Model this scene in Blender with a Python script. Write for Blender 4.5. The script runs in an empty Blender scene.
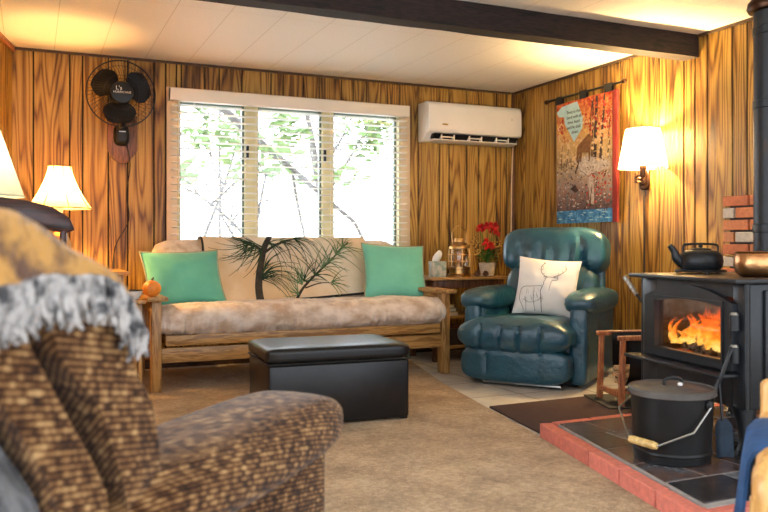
PWR_SCONCE, PWR_TABLE, PWR_FLOOR = 48, 27, 2.5
SKY, EXPO = 3.8, 1.58
BACK = .30
import bpy, bmesh, math, random
from mathutils import Matrix, Vector, noise as mnoise
random.seed(7)
PI = math.pi
SC = bpy.context.scene
COL = SC.collection
CS, SN = math.cos(math.radians(24)), math.sin(math.radians(24))

# ------------------------------------------------------------------ materials
def mat_new(name):
    m = bpy.data.materials.new(name); m.use_nodes = True
    nt = m.node_tree; nt.nodes.clear()
    out = nt.nodes.new('ShaderNodeOutputMaterial')
    return m, nt, out

def N(nt, typ, **kw):
    n = nt.nodes.new(typ)
    for k, v in kw.items():
        if k in n.inputs: n.inputs[k].default_value = v
        else: setattr(n, k, v)
    return n

def math_n(nt, op, a, b=None, c=None):
    n = nt.nodes.new('ShaderNodeMath'); n.operation = op
    for i, v in enumerate((a, b, c)):
        if v is None: continue
        if isinstance(v, (int, float)): n.inputs[i].default_value = v
        else: nt.links.new(v, n.inputs[i])
    return n.outputs[0]

def ramp(nt, fac, stops, interp='LINEAR'):
    r = nt.nodes.new('ShaderNodeValToRGB'); r.color_ramp.interpolation = interp
    el = r.color_ramp.elements
    while len(el) < len(stops): el.new(0.5)
    for e, (p, c) in zip(el, stops):
        e.position = p; e.color = (c[0], c[1], c[2], 1)
    nt.links.new(fac, r.inputs[0]); return r.outputs[0]

def coords(nt, scale=(1, 1, 1)):
    tc = N(nt, 'ShaderNodeTexCoord'); mp = N(nt, 'ShaderNodeMapping')
    mp.inputs['Scale'].default_value = scale
    nt.links.new(tc.outputs['Object'], mp.inputs['Vector']); return mp.outputs[0]

def noise_t(nt, vec, scale, detail=4, rough=.55):
    n = N(nt, 'ShaderNodeTexNoise'); n.inputs['Scale'].default_value = scale
    n.inputs['Detail'].default_value = detail; n.inputs['Roughness'].default_value = rough
    nt.links.new(vec, n.inputs['Vector']); return n.outputs['Fac']

def bump(nt, h, strength, dist=.01):
    b = N(nt, 'ShaderNodeBump'); b.inputs['Strength'].default_value = strength
    b.inputs['Distance'].default_value = dist
    nt.links.new(h, b.inputs['Height']); return b.outputs[0]

def pm(name, c0, c1=None, rough=.5, metal=0, scale=8, stretch=(1, 1, 1), bmp=.15, bscale=None, spec=.5,
       sheen=0, coat=0, lo=.3, hi=.7, bdist=.01, detail=4):
    """noise-varied principled material"""
    m, nt, out = mat_new(name)
    c1 = c1 or tuple(x * .75 for x in c0)
    v = coords(nt, stretch)
    f = noise_t(nt, v, scale, detail)
    col = ramp(nt, f, [(lo, c1), (hi, c0)])
    p = N(nt, 'ShaderNodeBsdfPrincipled')
    nt.links.new(col, p.inputs['Base Color'])
    p.inputs['Roughness'].default_value = rough; p.inputs['Metallic'].default_value = metal
    p.inputs['Specular IOR Level'].default_value = spec
    p.inputs['Sheen Weight'].default_value = sheen; p.inputs['Coat Weight'].default_value = coat
    if bmp:
        h = noise_t(nt, v, bscale or scale * 4, 5)
        nt.links.new(bump(nt, h, bmp, bdist), p.inputs['Normal'])
    nt.links.new(p.outputs[0], out.inputs[0]); return m

def mat_panel():
    """printed wood-grain wall panelling: every plank has its own cathedral grain"""
    m, nt, out = mat_new('wood_panelling')
    tc = N(nt, 'ShaderNodeTexCoord'); s = N(nt, 'ShaderNodeSeparateXYZ')
    nt.links.new(tc.outputs['Object'], s.inputs[0])
    at = N(nt, 'ShaderNodeAttribute'); at.attribute_name = 'plank'
    pid = at.outputs['Fac']
    h = math_n(nt, 'ADD', s.outputs[0], s.outputs[1])
    hx = math_n(nt, 'ADD', math_n(nt, 'MULTIPLY', h, 6.3), math_n(nt, 'MULTIPLY', pid, 31.7))
    vz = math_n(nt, 'ADD', math_n(nt, 'MULTIPLY', s.outputs[2], .46), math_n(nt, 'MULTIPLY', pid, 7.3))
    cb = N(nt, 'ShaderNodeCombineXYZ')
    nt.links.new(hx, cb.inputs[0]); nt.links.new(vz, cb.inputs[1]); nt.links.new(pid, cb.inputs[2])
    n1 = noise_t(nt, cb.outputs[0], 1.3, 1.5, .4)
    ring = math_n(nt, 'SINE', math_n(nt, 'MULTIPLY', n1, 78.0))
    ring = math_n(nt, 'ADD', math_n(nt, 'MULTIPLY', ring, .5), .5)
    ring = math_n(nt, 'POWER', ring, .55)
    cb2 = N(nt, 'ShaderNodeCombineXYZ')
    nt.links.new(math_n(nt, 'MULTIPLY', hx, 22), cb2.inputs[0]); nt.links.new(math_n(nt, 'MULTIPLY', vz, 4.5), cb2.inputs[1])
    fine = noise_t(nt, cb2.outputs[0], 1.0, 5, .65)
    cb3 = N(nt, 'ShaderNodeCombineXYZ')
    nt.links.new(math_n(nt, 'MULTIPLY', hx, 1.7), cb3.inputs[0]); nt.links.new(math_n(nt, 'MULTIPLY', vz, 1.4), cb3.inputs[1])
    blot = noise_t(nt, cb3.outputs[0], 1.0, 2)
    mixv = math_n(nt, 'ADD', math_n(nt, 'MULTIPLY', ring, .30), math_n(nt, 'MULTIPLY', fine, .62))
    mixv = math_n(nt, 'ADD', mixv, math_n(nt, 'MULTIPLY', math_n(nt, 'SUBTRACT', blot, .5), .60))
    mixv = math_n(nt, 'ADD', mixv, math_n(nt, 'MULTIPLY', math_n(nt, 'SUBTRACT', pid, .5), .16))
    mixv = math_n(nt, 'ADD', mixv, .0)
    col = ramp(nt, mixv, [(.22, (.05, .020, .004)), (.40, (.18, .082, .016)), (.56, (.33, .182, .036)), (.85, (.53, .335, .082))])
    p = N(nt, 'ShaderNodeBsdfPrincipled'); p.inputs['Roughness'].default_value = .42
    p.inputs['Specular IOR Level'].default_value = .35
    nt.links.new(col, p.inputs['Base Color'])
    nt.links.new(bump(nt, fine, .12, .004), p.inputs['Normal'])
    nt.links.new(p.outputs[0], out.inputs[0]); return m

def mat_ceiling():
    m, nt, out = mat_new('ceiling_plank')
    tc = N(nt, 'ShaderNodeTexCoord'); s = N(nt, 'ShaderNodeSeparateXYZ')
    nt.links.new(tc.outputs['Object'], s.inputs[0])
    fx = math_n(nt, 'FRACT', math_n(nt, 'MULTIPLY_ADD', s.outputs[0], 1 / .31, .53))
    ln = math_n(nt, 'LESS_THAN', fx, .016)
    fy = math_n(nt, 'FRACT', math_n(nt, 'MULTIPLY_ADD', s.outputs[1], 1 / 1.22, .2))
    ln2 = math_n(nt, 'LESS_THAN', fy, .004)
    l = math_n(nt, 'MAXIMUM', ln, math_n(nt, 'MULTIPLY', ln2, .6))
    n = noise_t(nt, tc.outputs['Object'], 60, 3)
    base = ramp(nt, n, [(.3, (.85, .82, .75)), (.7, (.90, .87, .80))])
    mx = N(nt, 'ShaderNodeMix'); mx.data_type = 'RGBA'
    nt.links.new(l, mx.inputs['Factor']); nt.links.new(base, mx.inputs[6]); mx.inputs[7].default_value = (.66, .61, .52, 1)
    p = N(nt, 'ShaderNodeBsdfPrincipled'); p.inputs['Roughness'].default_value = .6
    nt.links.new(mx.outputs[2], p.inputs['Base Color'])
    nt.links.new(bump(nt, n, .1, .004), p.inputs['Normal'])
    nt.links.new(p.outputs[0], out.inputs[0]); return m

def mat_wood(name, dark, light, scale=6, rough=.4, axis=0):
    m, nt, out = mat_new(name)
    st = [9, 9, 9]; st[axis] = 1
    v = coords(nt, st)
    f = noise_t(nt, v, scale, 4)
    w = math_n(nt, 'ADD', math_n(nt, 'MULTIPLY', math_n(nt, 'SINE', math_n(nt, 'MULTIPLY', f, 30)), .18), f)
    col = ramp(nt, w, [(.3, dark), (.7, light)])
    p = N(nt, 'ShaderNodeBsdfPrincipled'); p.inputs['Roughness'].default_value = rough
    nt.links.new(col, p.inputs['Base Color'])
    nt.links.new(bump(nt, f, .12, .004), p.inputs['Normal'])
    nt.links.new(p.outputs[0], out.inputs[0]); return m

def mat_glass(name, tint=(1, 1, 1), gloss=.08, rough=.02):
    m, nt, out = mat_new(name)
    t = N(nt, 'ShaderNodeBsdfTransparent'); t.inputs[0].default_value = (*tint, 1)
    g = N(nt, 'ShaderNodeBsdfGlossy'); g.inputs['Roughness'].default_value = rough
    lw = N(nt, 'ShaderNodeLayerWeight'); lw.inputs[0].default_value = .25
    f = math_n(nt, 'MULTIPLY_ADD', lw.outputs['Fresnel'], .7, gloss * .4)
    mx = N(nt, 'ShaderNodeMixShader')
    nt.links.new(f, mx.inputs[0]); nt.links.new(t.outputs[0], mx.inputs[1]); nt.links.new(g.outputs[0], mx.inputs[2])
    nt.links.new(mx.outputs[0], out.inputs[0]); return m

def mat_shade(name, col, trans=.6):
    m, nt, out = mat_new(name)
    v = coords(nt); f = noise_t(nt, v, 220, 2)
    c = ramp(nt, f, [(.3, tuple(x * .93 for x in col)), (.7, col)])
    d = N(nt, 'ShaderNodeBsdfDiffuse'); t = N(nt, 'ShaderNodeBsdfTranslucent')
    nt.links.new(c, d.inputs[0]); nt.links.new(c, t.inputs[0])
    mx = N(nt, 'ShaderNodeMixShader'); mx.inputs[0].default_value = trans
    nt.links.new(d.outputs[0], mx.inputs[1]); nt.links.new(t.outputs[0], mx.inputs[2])
    nt.links.new(mx.outputs[0], out.inputs[0]); return m

def mat_emit(name, stops, strength, axis=2, lo=0., hi=1., nz=.25, nscale=9):
    m, nt, out = mat_new(name)
    tc = N(nt, 'ShaderNodeTexCoord'); s = N(nt, 'ShaderNodeSeparateXYZ')
    nt.links.new(tc.outputs['Object'], s.inputs[0])
    mr = N(nt, 'ShaderNodeMapRange'); mr.inputs[1].default_value = lo; mr.inputs[2].default_value = hi
    nt.links.new(s.outputs[axis], mr.inputs[0])
    n = noise_t(nt, tc.outputs['Object'], nscale, 4)
    f = math_n(nt, 'ADD', mr.outputs[0], math_n(nt, 'MULTIPLY', math_n(nt, 'SUBTRACT', n, .5), nz * 2))
    c = ramp(nt, f, stops)
    e = N(nt, 'ShaderNodeEmission'); e.inputs[1].default_value = strength
    nt.links.new(c, e.inputs[0]); nt.links.new(e.outputs[0], out.inputs[0]); return m

def mat_tweed():
    """woven rows of short tan dashes on dark brown"""
    m, nt, out = mat_new('brown_tweed')
    tc = N(nt, 'ShaderNodeTexCoord'); s = N(nt, 'ShaderNodeSeparateXYZ')
    nt.links.new(tc.outputs['Object'], s.inputs[0])
    X, Y, Z = s.outputs[0], s.outputs[1], s.outputs[2]
    v = math_n(nt, 'ADD', math_n(nt, 'ADD', Z, math_n(nt, 'MULTIPLY', Y, .75)), math_n(nt, 'MULTIPLY', X, .18))
    u = math_n(nt, 'ADD', X, math_n(nt, 'MULTIPLY', Y, .55))
    vv = math_n(nt, 'MULTIPLY', v, 115.0)
    row = math_n(nt, 'FLOOR', vv)
    prof = math_n(nt, 'SUBTRACT', 1.0, math_n(nt, 'ABSOLUTE', math_n(nt, 'MULTIPLY_ADD', math_n(nt, 'FRACT', vv), 2.0, -1.0)))
    cb = N(nt, 'ShaderNodeCombineXYZ')
    nt.links.new(math_n(nt, 'MULTIPLY', u, 60.0), cb.inputs[0]); nt.links.new(math_n(nt, 'MULTIPLY', row, 7.31), cb.inputs[1])
    dash = noise_t(nt, cb.outputs[0], 1.0, 1.5, .5)
    n2 = noise_t(nt, tc.outputs['Object'], 420, 2); n3 = noise_t(nt, tc.outputs['Object'], 9, 3)
    f = math_n(nt, 'ADD', math_n(nt, 'MULTIPLY', dash, .85), math_n(nt, 'MULTIPLY', prof, .22))
    f = math_n(nt, 'ADD', f, math_n(nt, 'MULTIPLY', math_n(nt, 'SUBTRACT', n2, .5), .25))
    f = math_n(nt, 'ADD', f, math_n(nt, 'MULTIPLY', math_n(nt, 'SUBTRACT', n3, .5), .22))
    col = ramp(nt, f, [(.36, (.010, .004, .002)), (.50, (.060, .023, .008)), (.62, (.175, .085, .031)), (.80, (.42, .26, .115))])
    p = N(nt, 'ShaderNodeBsdfPrincipled'); p.inputs['Roughness'].default_value = .9
    p.inputs['Specular IOR Level'].default_value = .12; p.inputs['Sheen Weight'].default_value = .12
    nt.links.new(col, p.inputs['Base Color'])
    nt.links.new(bump(nt, f, .5, .004), p.inputs['Normal'])
    nt.links.new(p.outputs[0], out.inputs[0]); return m

def mat_carpet():
    m, nt, out = mat_new('tan_carpet')
    v = coords(nt)
    n1 = noise_t(nt, v, 260, 2); n2 = noise_t(nt, v, 4.5, 5); n3 = noise_t(nt, v, 45, 3)
    f = math_n(nt, 'ADD', math_n(nt, 'MULTIPLY', n1, .45), math_n(nt, 'MULTIPLY', n2, .35))
    f = math_n(nt, 'ADD', f, math_n(nt, 'MULTIPLY', n3, .3))
    col = ramp(nt, f, [(.38, (.17, .10, .045)), (.54, (.42, .285, .15)), (.68, (.66, .49, .29))])
    p = N(nt, 'ShaderNodeBsdfPrincipled'); p.inputs['Roughness'].default_value = .95
    p.inputs['Specular IOR Level'].default_value = .1; p.inputs['Sheen Weight'].default_value = .2
    nt.links.new(col, p.inputs['Base Color'])
    nt.links.new(bump(nt, n1, .8, .01), p.inputs['Normal'])
    nt.links.new(p.outputs[0], out.inputs[0]); return m

def mat_floor():
    m, nt, out = mat_new('vinyl_floor')
    v = coords(nt)
    br = N(nt, 'ShaderNodeTexBrick'); br.offset = 0; br.inputs['Scale'].default_value = 1.0
    br.inputs['Brick Width'].default_value = .46; br.inputs['Row Height'].default_value = .46
    br.inputs['Mortar Size'].default_value = .006
    n = noise_t(nt, v, 5, 6, .6)
    c1 = ramp(nt, n, [(.3, (.46, .43, .39)), (.7, (.74, .70, .62))])
    nt.links.new(v, br.inputs['Vector']); nt.links.new(c1, br.inputs['Color1']); nt.links.new(c1, br.inputs['Color2'])
    br.inputs['Mortar'].default_value = (.22, .19, .16, 1)
    p = N(nt, 'ShaderNodeBsdfPrincipled'); p.inputs['Roughness'].default_value = .38
    nt.links.new(br.outputs['Color'], p.inputs['Base Color'])
    nt.links.new(bump(nt, n, .06, .004), p.inputs['Normal'])
    nt.links.new(p.outputs[0], out.inputs[0]); return m

def mat_tapestry():
    """woven forest scene; z runs 0 (hem) to 1 in object space"""
    m, nt, out = mat_new('tapestry_weave')
    tc = N(nt, 'ShaderNodeTexCoord'); s = N(nt, 'ShaderNodeSeparateXYZ')
    nt.links.new(tc.outputs['Object'], s.inputs[0])
    n1 = noise_t(nt, tc.outputs['Object'], 22, 6, .7)
    n2 = noise_t(nt, tc.outputs['Object'], 6, 4)
    z = math_n(nt, 'MULTIPLY', s.outputs[2], 1 / .98)
    zz = math_n(nt, 'ADD', z, math_n(nt, 'MULTIPLY', math_n(nt, 'SUBTRACT', n2, .5), .22))
    basec = ramp(nt, zz, [(.10, (.17, .10, .09)), (.25, (.32, .16, .12)), (.40, (.52, .38, .24)), (.55, (.62, .46, .25)), (.70, (.66, .38, .15)), (.85, (.50, .12, .05)), (1.0, (.42, .04, .02))])
    darkc = ramp(nt, zz, [(.10, (.05, .04, .05)), (.30, (.30, .28, .26)), (.5, (.34, .22, .11)), (.75, (.80, .52, .16)), (1.0, (.70, .18, .06))])
    f = ramp(nt, n1, [(.42, (0, 0, 0)), (.58, (1, 1, 1))])
    mx = N(nt, 'ShaderNodeMix'); mx.data_type = 'RGBA'
    nt.links.new(f, mx.inputs['Factor']); nt.links.new(basec, mx.inputs[6]); nt.links.new(darkc, mx.inputs[7])
    wat = ramp(nt, n1, [(.4, (.03, .13, .30)), (.62, (.12, .34, .58)), (.72, (.6, .7, .75))])
    zw = math_n(nt, 'ADD', z, math_n(nt, 'MULTIPLY', math_n(nt, 'SUBTRACT', n1, .5), .03))
    isw = math_n(nt, 'LESS_THAN', zw, .105)
    m2 = N(nt, 'ShaderNodeMix'); m2.data_type = 'RGBA'
    nt.links.new(isw, m2.inputs['Factor']); nt.links.new(mx.outputs[2], m2.inputs[6]); nt.links.new(wat, m2.inputs[7])
    p = N(nt, 'ShaderNodeBsdfPrincipled'); p.inputs['Roughness'].default_value = .9
    p.inputs['Specular IOR Level'].default_value = .1
    nt.links.new(m2.outputs[2], p.inputs['Base Color'])
    nt.links.new(bump(nt, noise_t(nt, tc.outputs['Object'], 400, 2), .3, .003), p.inputs['Normal'])
    nt.links.new(p.outputs[0], out.inputs[0]); return m

def mat_slate():
    m, nt, out = mat_new('slate_tile')
    v = coords(nt)
    at = N(nt, 'ShaderNodeAttribute'); at.attribute_name = 'plank'
    n = noise_t(nt, v, 16, 6, .65)
    f = math_n(nt, 'ADD', math_n(nt, 'MULTIPLY', n, .65), math_n(nt, 'MULTIPLY', at.outputs['Fac'], .38))
    col = ramp(nt, f, [(.30, (.012, .012, .014)), (.44, (.045, .036, .036)), (.52, (.12, .065, .05)), (.60, (.07, .075, .085)), (.75, (.20, .20, .21))])
    p = N(nt, 'ShaderNodeBsdfPrincipled'); p.inputs['Roughness'].default_value = .24
    nt.links.new(col, p.inputs['Base Color'])
    nt.links.new(bump(nt, n, .35, .006), p.inputs['Normal'])
    nt.links.new(p.outputs[0], out.inputs[0]); return m

def mat_brick(name, cols):
    m, nt, out = mat_new(name)
    v = coords(nt)
    at = N(nt, 'ShaderNodeAttribute'); at.attribute_name = 'plank'
    n = noise_t(nt, v, 40, 5, .65)
    col = ramp(nt, at.outputs['Fac'], cols, 'CONSTANT')
    mx = N(nt, 'ShaderNodeMix'); mx.data_type = 'RGBA'; mx.blend_type = 'MULTIPLY'
    mx.inputs['Factor'].default_value = 1
    g = ramp(nt, n, [(.3, (.72, .72, .72)), (.65, (1, 1, 1))])
    nt.links.new(col, mx.inputs[6]); nt.links.new(g, mx.inputs[7])
    p = N(nt, 'ShaderNodeBsdfPrincipled'); p.inputs['Roughness'].default_value = .8
    nt.links.new(mx.outputs[2], p.inputs['Base Color'])
    nt.links.new(bump(nt, n, .4, .006), p.inputs['Normal'])
    nt.links.new(p.outputs[0], out.inputs[0]); return m

M = {}
M['panel'] = mat_panel()
M['ceil'] = mat_ceiling()
M['floor'] = mat_floor()
M['carpet'] = mat_carpet()
M['tweed'] = mat_tweed()
M['groove'] = pm('groove_dark', (.012, .006, .003), rough=.8)
M['beam'] = mat_wood('dark_beam', (.004, .0025, .0025), (.026, .011, .008), 5, .8, 0)
M['darktrim'] = mat_wood('dark_trim', (.03, .014, .006), (.09, .045, .02), 6, .5, 0)
M['oak'] = mat_wood('golden_oak', (.24, .115, .032), (.50, .275, .088), 3, .38, 0)
M['oakY'] = mat_wood('golden_oak_deep', (.24, .115, .032), (.50, .275, .088), 3, .38, 1)
M['oakZ'] = mat_wood('golden_oak_upright', (.24, .115, .032), (.50, .275, .088), 3, .38, 2)
M['honey'] = mat_wood('honey_wood', (.42, .20, .05), (.66, .37, .12), 3, .4, 2)
M['mahog'] = mat_wood('mahogany', (.012, .003, .002), (.05, .010, .006), 4, .3, 0)
M['redwood'] = mat_wood('red_brown_wood', (.22, .06, .022), (.48, .17, .06), 4, .4, 2)
M['walnut'] = mat_wood('walnut_plaque', (.08, .028, .012), (.20, .075, .03), 4, .4, 2)
M['cream'] = pm('cream_paint', (.66, .52, .36), (.60, .46, .31), rough=.5, bmp=.05)
M['almond'] = pm('almond_mullion', (.62, .53, .30), (.55, .46, .25), rough=.5, bmp=.05)
M['sash'] = pm('dark_sash', (.16, .20, .15), rough=.5, bmp=.05)
M['white'] = pm('blind_white', (.82, .79, .72), (.78, .75, .68), rough=.5, bmp=.03)
M['valance'] = pm('valance_cream', (.84, .78, .68), (.80, .74, .63), rough=.5, bmp=.03)
M['acwhite'] = pm('ac_plastic', (.84, .80, .72), (.81, .77, .69), rough=.35, bmp=.02)
M['black'] = pm('black_plastic', (.010, .010, .011), (.005, .005, .005), rough=.38, bmp=.03, spec=.3)
M['bluesteel'] = pm('blue_steel', (.06, .09, .13), (.03, .045, .07), rough=.4, metal=.6, scale=14, bmp=.1)
M['iron'] = pm('black_iron', (.013, .0145, .017), (.007, .008, .0095), rough=.42, scale=30, bmp=.15, bscale=120, spec=.4)
M['enamel'] = pm('stove_paint', (.017, .020, .024), (.011, .013, .016), rough=.38, scale=14, bmp=.06, bscale=160, spec=.4)
M['ash_grey'] = pm('lid_grey', (.10, .088, .078), (.055, .048, .043), rough=.5, scale=10, bmp=.1)
M['steel'] = pm('worn_steel', (.55, .54, .50), (.35, .34, .32), rough=.3, metal=1, scale=20, bmp=.05)
M['brass'] = pm('aged_brass', (.62, .36, .13), (.36, .19, .07), rough=.28, metal=1, scale=14, bmp=.05)
M['copper'] = pm('hammered_copper', (.72, .38, .16), (.48, .22, .09), rough=.3, metal=1, scale=14, bmp=.3, bscale=40)
M['bronze'] = pm('dark_bronze', (.10, .05, .03), (.05, .025, .016), rough=.35, metal=1, scale=14, bmp=.05)
M['leather'] = pm('black_leather', (.009, .009, .010), (.006, .006, .007), rough=.30, scale=20, bmp=.10, bscale=180, spec=.4)
M['teal'] = pm('teal_leather', (.010, .078, .122), (.006, .048, .078), rough=.30, scale=7, bmp=.45, bscale=26, spec=.7, bdist=.012)
M['suede'] = pm('beige_suede', (.74, .64, .55), (.46, .33, .23), rough=.9, scale=9, stretch=(1, 1, 1.4), bmp=.55, bscale=22, sheen=.3, lo=.35, hi=.62)
M['throwc'] = pm('beige_throw', (.76, .66, .52), (.66, .48, .28), rough=.9, scale=3, bmp=.15, bscale=300, lo=.35, hi=.6)
M['throwedge'] = pm('black_binding', (.012, .012, .012), rough=.8)
M['pine'] = pm('printed_pine_green', (.025, .065, .02), (.01, .025, .012), rough=.9, scale=12, bmp=0)
M['pine2'] = pm('printed_pale_green', (.16, .24, .10), (.08, .15, .07), rough=.9, scale=12, bmp=0)
M['bark'] = pm('printed_bark', (.05, .04, .03), (.012, .01, .008), rough=.9, scale=26, bmp=0)
M['green'] = pm('seafoam_cotton', (.13, .50, .36), (.09, .40, .28), rough=.8, scale=5, bmp=.12, bscale=200, sheen=.3)
M['green2'] = pm('seafoam_cotton_light', (.17, .56, .42), (.13, .48, .36), rough=.8, scale=5, bmp=.12, bscale=200, sheen=.3)
M['piping'] = pm('pillow_piping', (.42, .42, .26), rough=.8)
M['cushwhite'] = pm('white_cotton', (.80, .77, .74), (.74, .71, .68), rough=.85, scale=6, bmp=.1, bscale=200)
M['ink'] = pm('grey_ink', (.20, .18, .17), rough=.9, bmp=0)
M['blanket'] = pm('patterned_blanket', (.46, .235, .05), (.085, .035, .016), rough=.95, scale=26, bmp=.5, bscale=120, lo=.38, hi=.58, sheen=.3)
M['fringe'] = pm('grey_fringe', (.40, .38, .37), (.05, .05, .055), rough=.95, scale=55, bmp=.3, lo=.38, hi=.56)
M['charcoal'] = pm('charcoal_knit', (.13, .13, .135), (.03, .03, .033), rough=.95, scale=26, stretch=(1, 1, .35), bmp=.6, bscale=90, lo=.42, hi=.66)
M['shade'] = mat_shade('lit_lampshade', (.74, .60, .38), .42)
M['shadeW'] = mat_shade('white_lampshade', (.95, .93, .86), .55)
M['shadeG'] = mat_shade('pale_lampshade', (.80, .84, .72), .35)
M['rib'] = pm('shade_rib', (.10, .05, .02), rough=.6)
M['glass'] = mat_glass('pane_glass')
M['stoveglass'] = mat_glass('stove_glass', (.93, .90, .86), .10)
M['lampglass'] = mat_glass('lantern_glass', (.95, .93, .88), .2)
M['slate'] = mat_slate()
M['grout'] = pm('grout', (.34, .32, .30), rough=.9, scale=20)
M['pinkbrick'] = mat_brick('pink_brick', [(0, (.62, .17, .115)), (.33, (.70, .20, .14)), (.66, (.56, .15, .10))])
M['redbrick'] = mat_brick('chimney_brick', [(0, (.64, .22, .09)), (.36, (.56, .17, .07)), (.68, (.66, .26, .11)), (.86, (.58, .50, .40))])
M['mortar'] = pm('dark_mortar', (.05, .035, .03), rough=.9, scale=30)
M['mat'] = pm('brown_ribbed_mat', (.075, .032, .022), (.035, .015, .011), rough=.95, scale=6, stretch=(30, 1, 1), bmp=.5, bscale=30)
M['rubber'] = pm('black_rubber', (.014, .014, .015), rough=.7)
M['fire'] = mat_emit('flame', [(0, (1, .72, .22)), (.3, (1, .40, .04)), (.55, (.95, .14, .01)), (1, (.40, .02, .0))], 1.5, 2, .42, .68, .55, 30)
M['ember'] = mat_emit('ember', [(.2, (.02, .008, .005)), (.45, (.6, .05, .008)), (.7, (1, .3, .04)), (1, (1, .75, .4))], 1.6, 2, .3, .6, .8, 30)
M['ashlog'] = pm('ashen_log', (.62, .55, .50), (.06, .04, .03), rough=.9, scale=16, stretch=(1, 3, 3), bmp=.6, lo=.4, hi=.62)
M['firebrick'] = pm('sooty_firebrick', (.10, .07, .05), (.03, .022, .018), rough=.9, scale=9)
M['red'] = pm('red_petal', (.78, .012, .02), (.50, .006, .012), rough=.6, scale=30, bmp=.1)
M['leafg'] = pm('leaf_green', (.07, .24, .03), (.03, .11, .015), rough=.5, scale=20, bmp=.1)
M['goldberry'] = pm('gold_berry', (.62, .40, .08), (.36, .20, .03), rough=.4)
M['wicker'] = pm('white_wicker', (.74, .66, .54), (.46, .38, .28), rough=.7, scale=30, stretch=(1, 1, 4), bmp=.7, bscale=60)
M['twig'] = pm('twig_brown', (.12, .07, .03), rough=.8)
M['tissue'] = pm('tissue_paper', (.86, .84, .80), (.78, .76, .72), rough=.9)
M['tissuebox'] = pm('tissue_carton', (.52, .46, .36), (.22, .30, .24), rough=.6, scale=26, bmp=0, lo=.42, hi=.58)
M['orange'] = pm('orange_gourd', (.85, .28, .03), (.70, .20, .02), rough=.5, scale=14)
M['ceramic'] = pm('white_ceramic', (.82, .79, .74), rough=.2, scale=3, bmp=0)
M['denim'] = pm('blue_cloth', (.022, .085, .23), (.008, .032, .09), rough=.9, scale=9, bmp=.4, bscale=80)
M['woodgrip'] = mat_wood('grip_wood', (.50, .32, .10), (.74, .52, .20), 4, .4, 0)
M['kindle'] = mat_wood('kindling_wood', (.26, .13, .05), (.60, .40, .20), 5, .8, 0)
M['tap'] = mat_tapestry()
M['tapedge'] = pm('tapestry_red_edge', (.22, .015, .012), rough=.9)
M['sky'] = pm('woven_sky', (.46, .66, .66), (.36, .57, .60), rough=.9, scale=18)
M['tapo'] = pm('woven_orange', (.66, .27, .10), (.50, .14, .05), rough=.9, scale=40)
M['tapy'] = pm('woven_gold', (.80, .60, .32), (.66, .42, .18), rough=.9, scale=40)
M['tapr'] = pm('woven_crimson', (.55, .06, .03), (.34, .03, .025), rough=.9, scale=40)
M['deer'] = pm('woven_deer', (.26, .12, .04), (.13, .055, .02), rough=.9, scale=40)
M['trunkd'] = pm('woven_trunk', (.10, .05, .035), (.03, .018, .016), rough=.9, scale=40)
M['rockw'] = pm('woven_rock', (.66, .58, .48), (.34, .26, .22), rough=.9, scale=40)
M['cord'] = pm('dark_cord', (.03, .018, .012), rough=.6)
M['outlet'] = pm('outlet_beige', (.62, .48, .30), rough=.5)
M['treebark'] = pm('outdoor_bark', (.20, .175, .16), (.12, .105, .095), rough=.9, scale=14)
M['treeleaf'] = pm('outdoor_leaf', (.24, .33, .12), (.18, .28, .08), rough=.7, scale=9)
M['ground'] = pm('outdoor_ground', (.70, .68, .62), (.58, .58, .50), rough=.95, scale=3)
M['pinecone'] = pm('pinecone', (.20, .09, .04), (.08, .03, .015), rough=.8, scale=40)
M['bookA'] = pm('book_teal', (.10, .26, .26), rough=.6)
M['bookB'] = pm('book_ochre', (.60, .36, .10), rough=.6)
M['bookC'] = pm('book_dark', (.05, .035, .03), rough=.6)
M['page'] = pm('page_cream', (.74, .66, .52), rough=.9)
M['fabricskirt'] = pm('recliner_base', (.02, .025, .03), rough=.8)

# ------------------------------------------------------------------ geometry helpers
def merge(bm, tmp, mtx=None, mi=None):
    if mtx is not None: bmesh.ops.transform(tmp, matrix=mtx, verts=tmp.verts)
    if mi is not None:
        for f in tmp.faces: f.material_index = mi
    me = bpy.data.meshes.new('tmp'); tmp.to_mesh(me); tmp.free()
    bm.from_mesh(me); bpy.data.meshes.remove(me)

def box(bm, x0, x1, y0, y1, z0, z1, bev=0, mtx=None, mi=0, seg=2):
    t = bmesh.new(); bmesh.ops.create_cube(t, size=1)
    bmesh.ops.scale(t, vec=(x1 - x0, y1 - y0, z1 - z0), verts=t.verts)
    bmesh.ops.translate(t, vec=((x0 + x1) / 2, (y0 + y1) / 2, (z0 + z1) / 2), verts=t.verts)
    if bev: bmesh.ops.bevel(t, geom=list(t.edges), offset=bev, segments=seg, affect='EDGES', profile=.5)
    merge(bm, t, mtx, mi)

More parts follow.
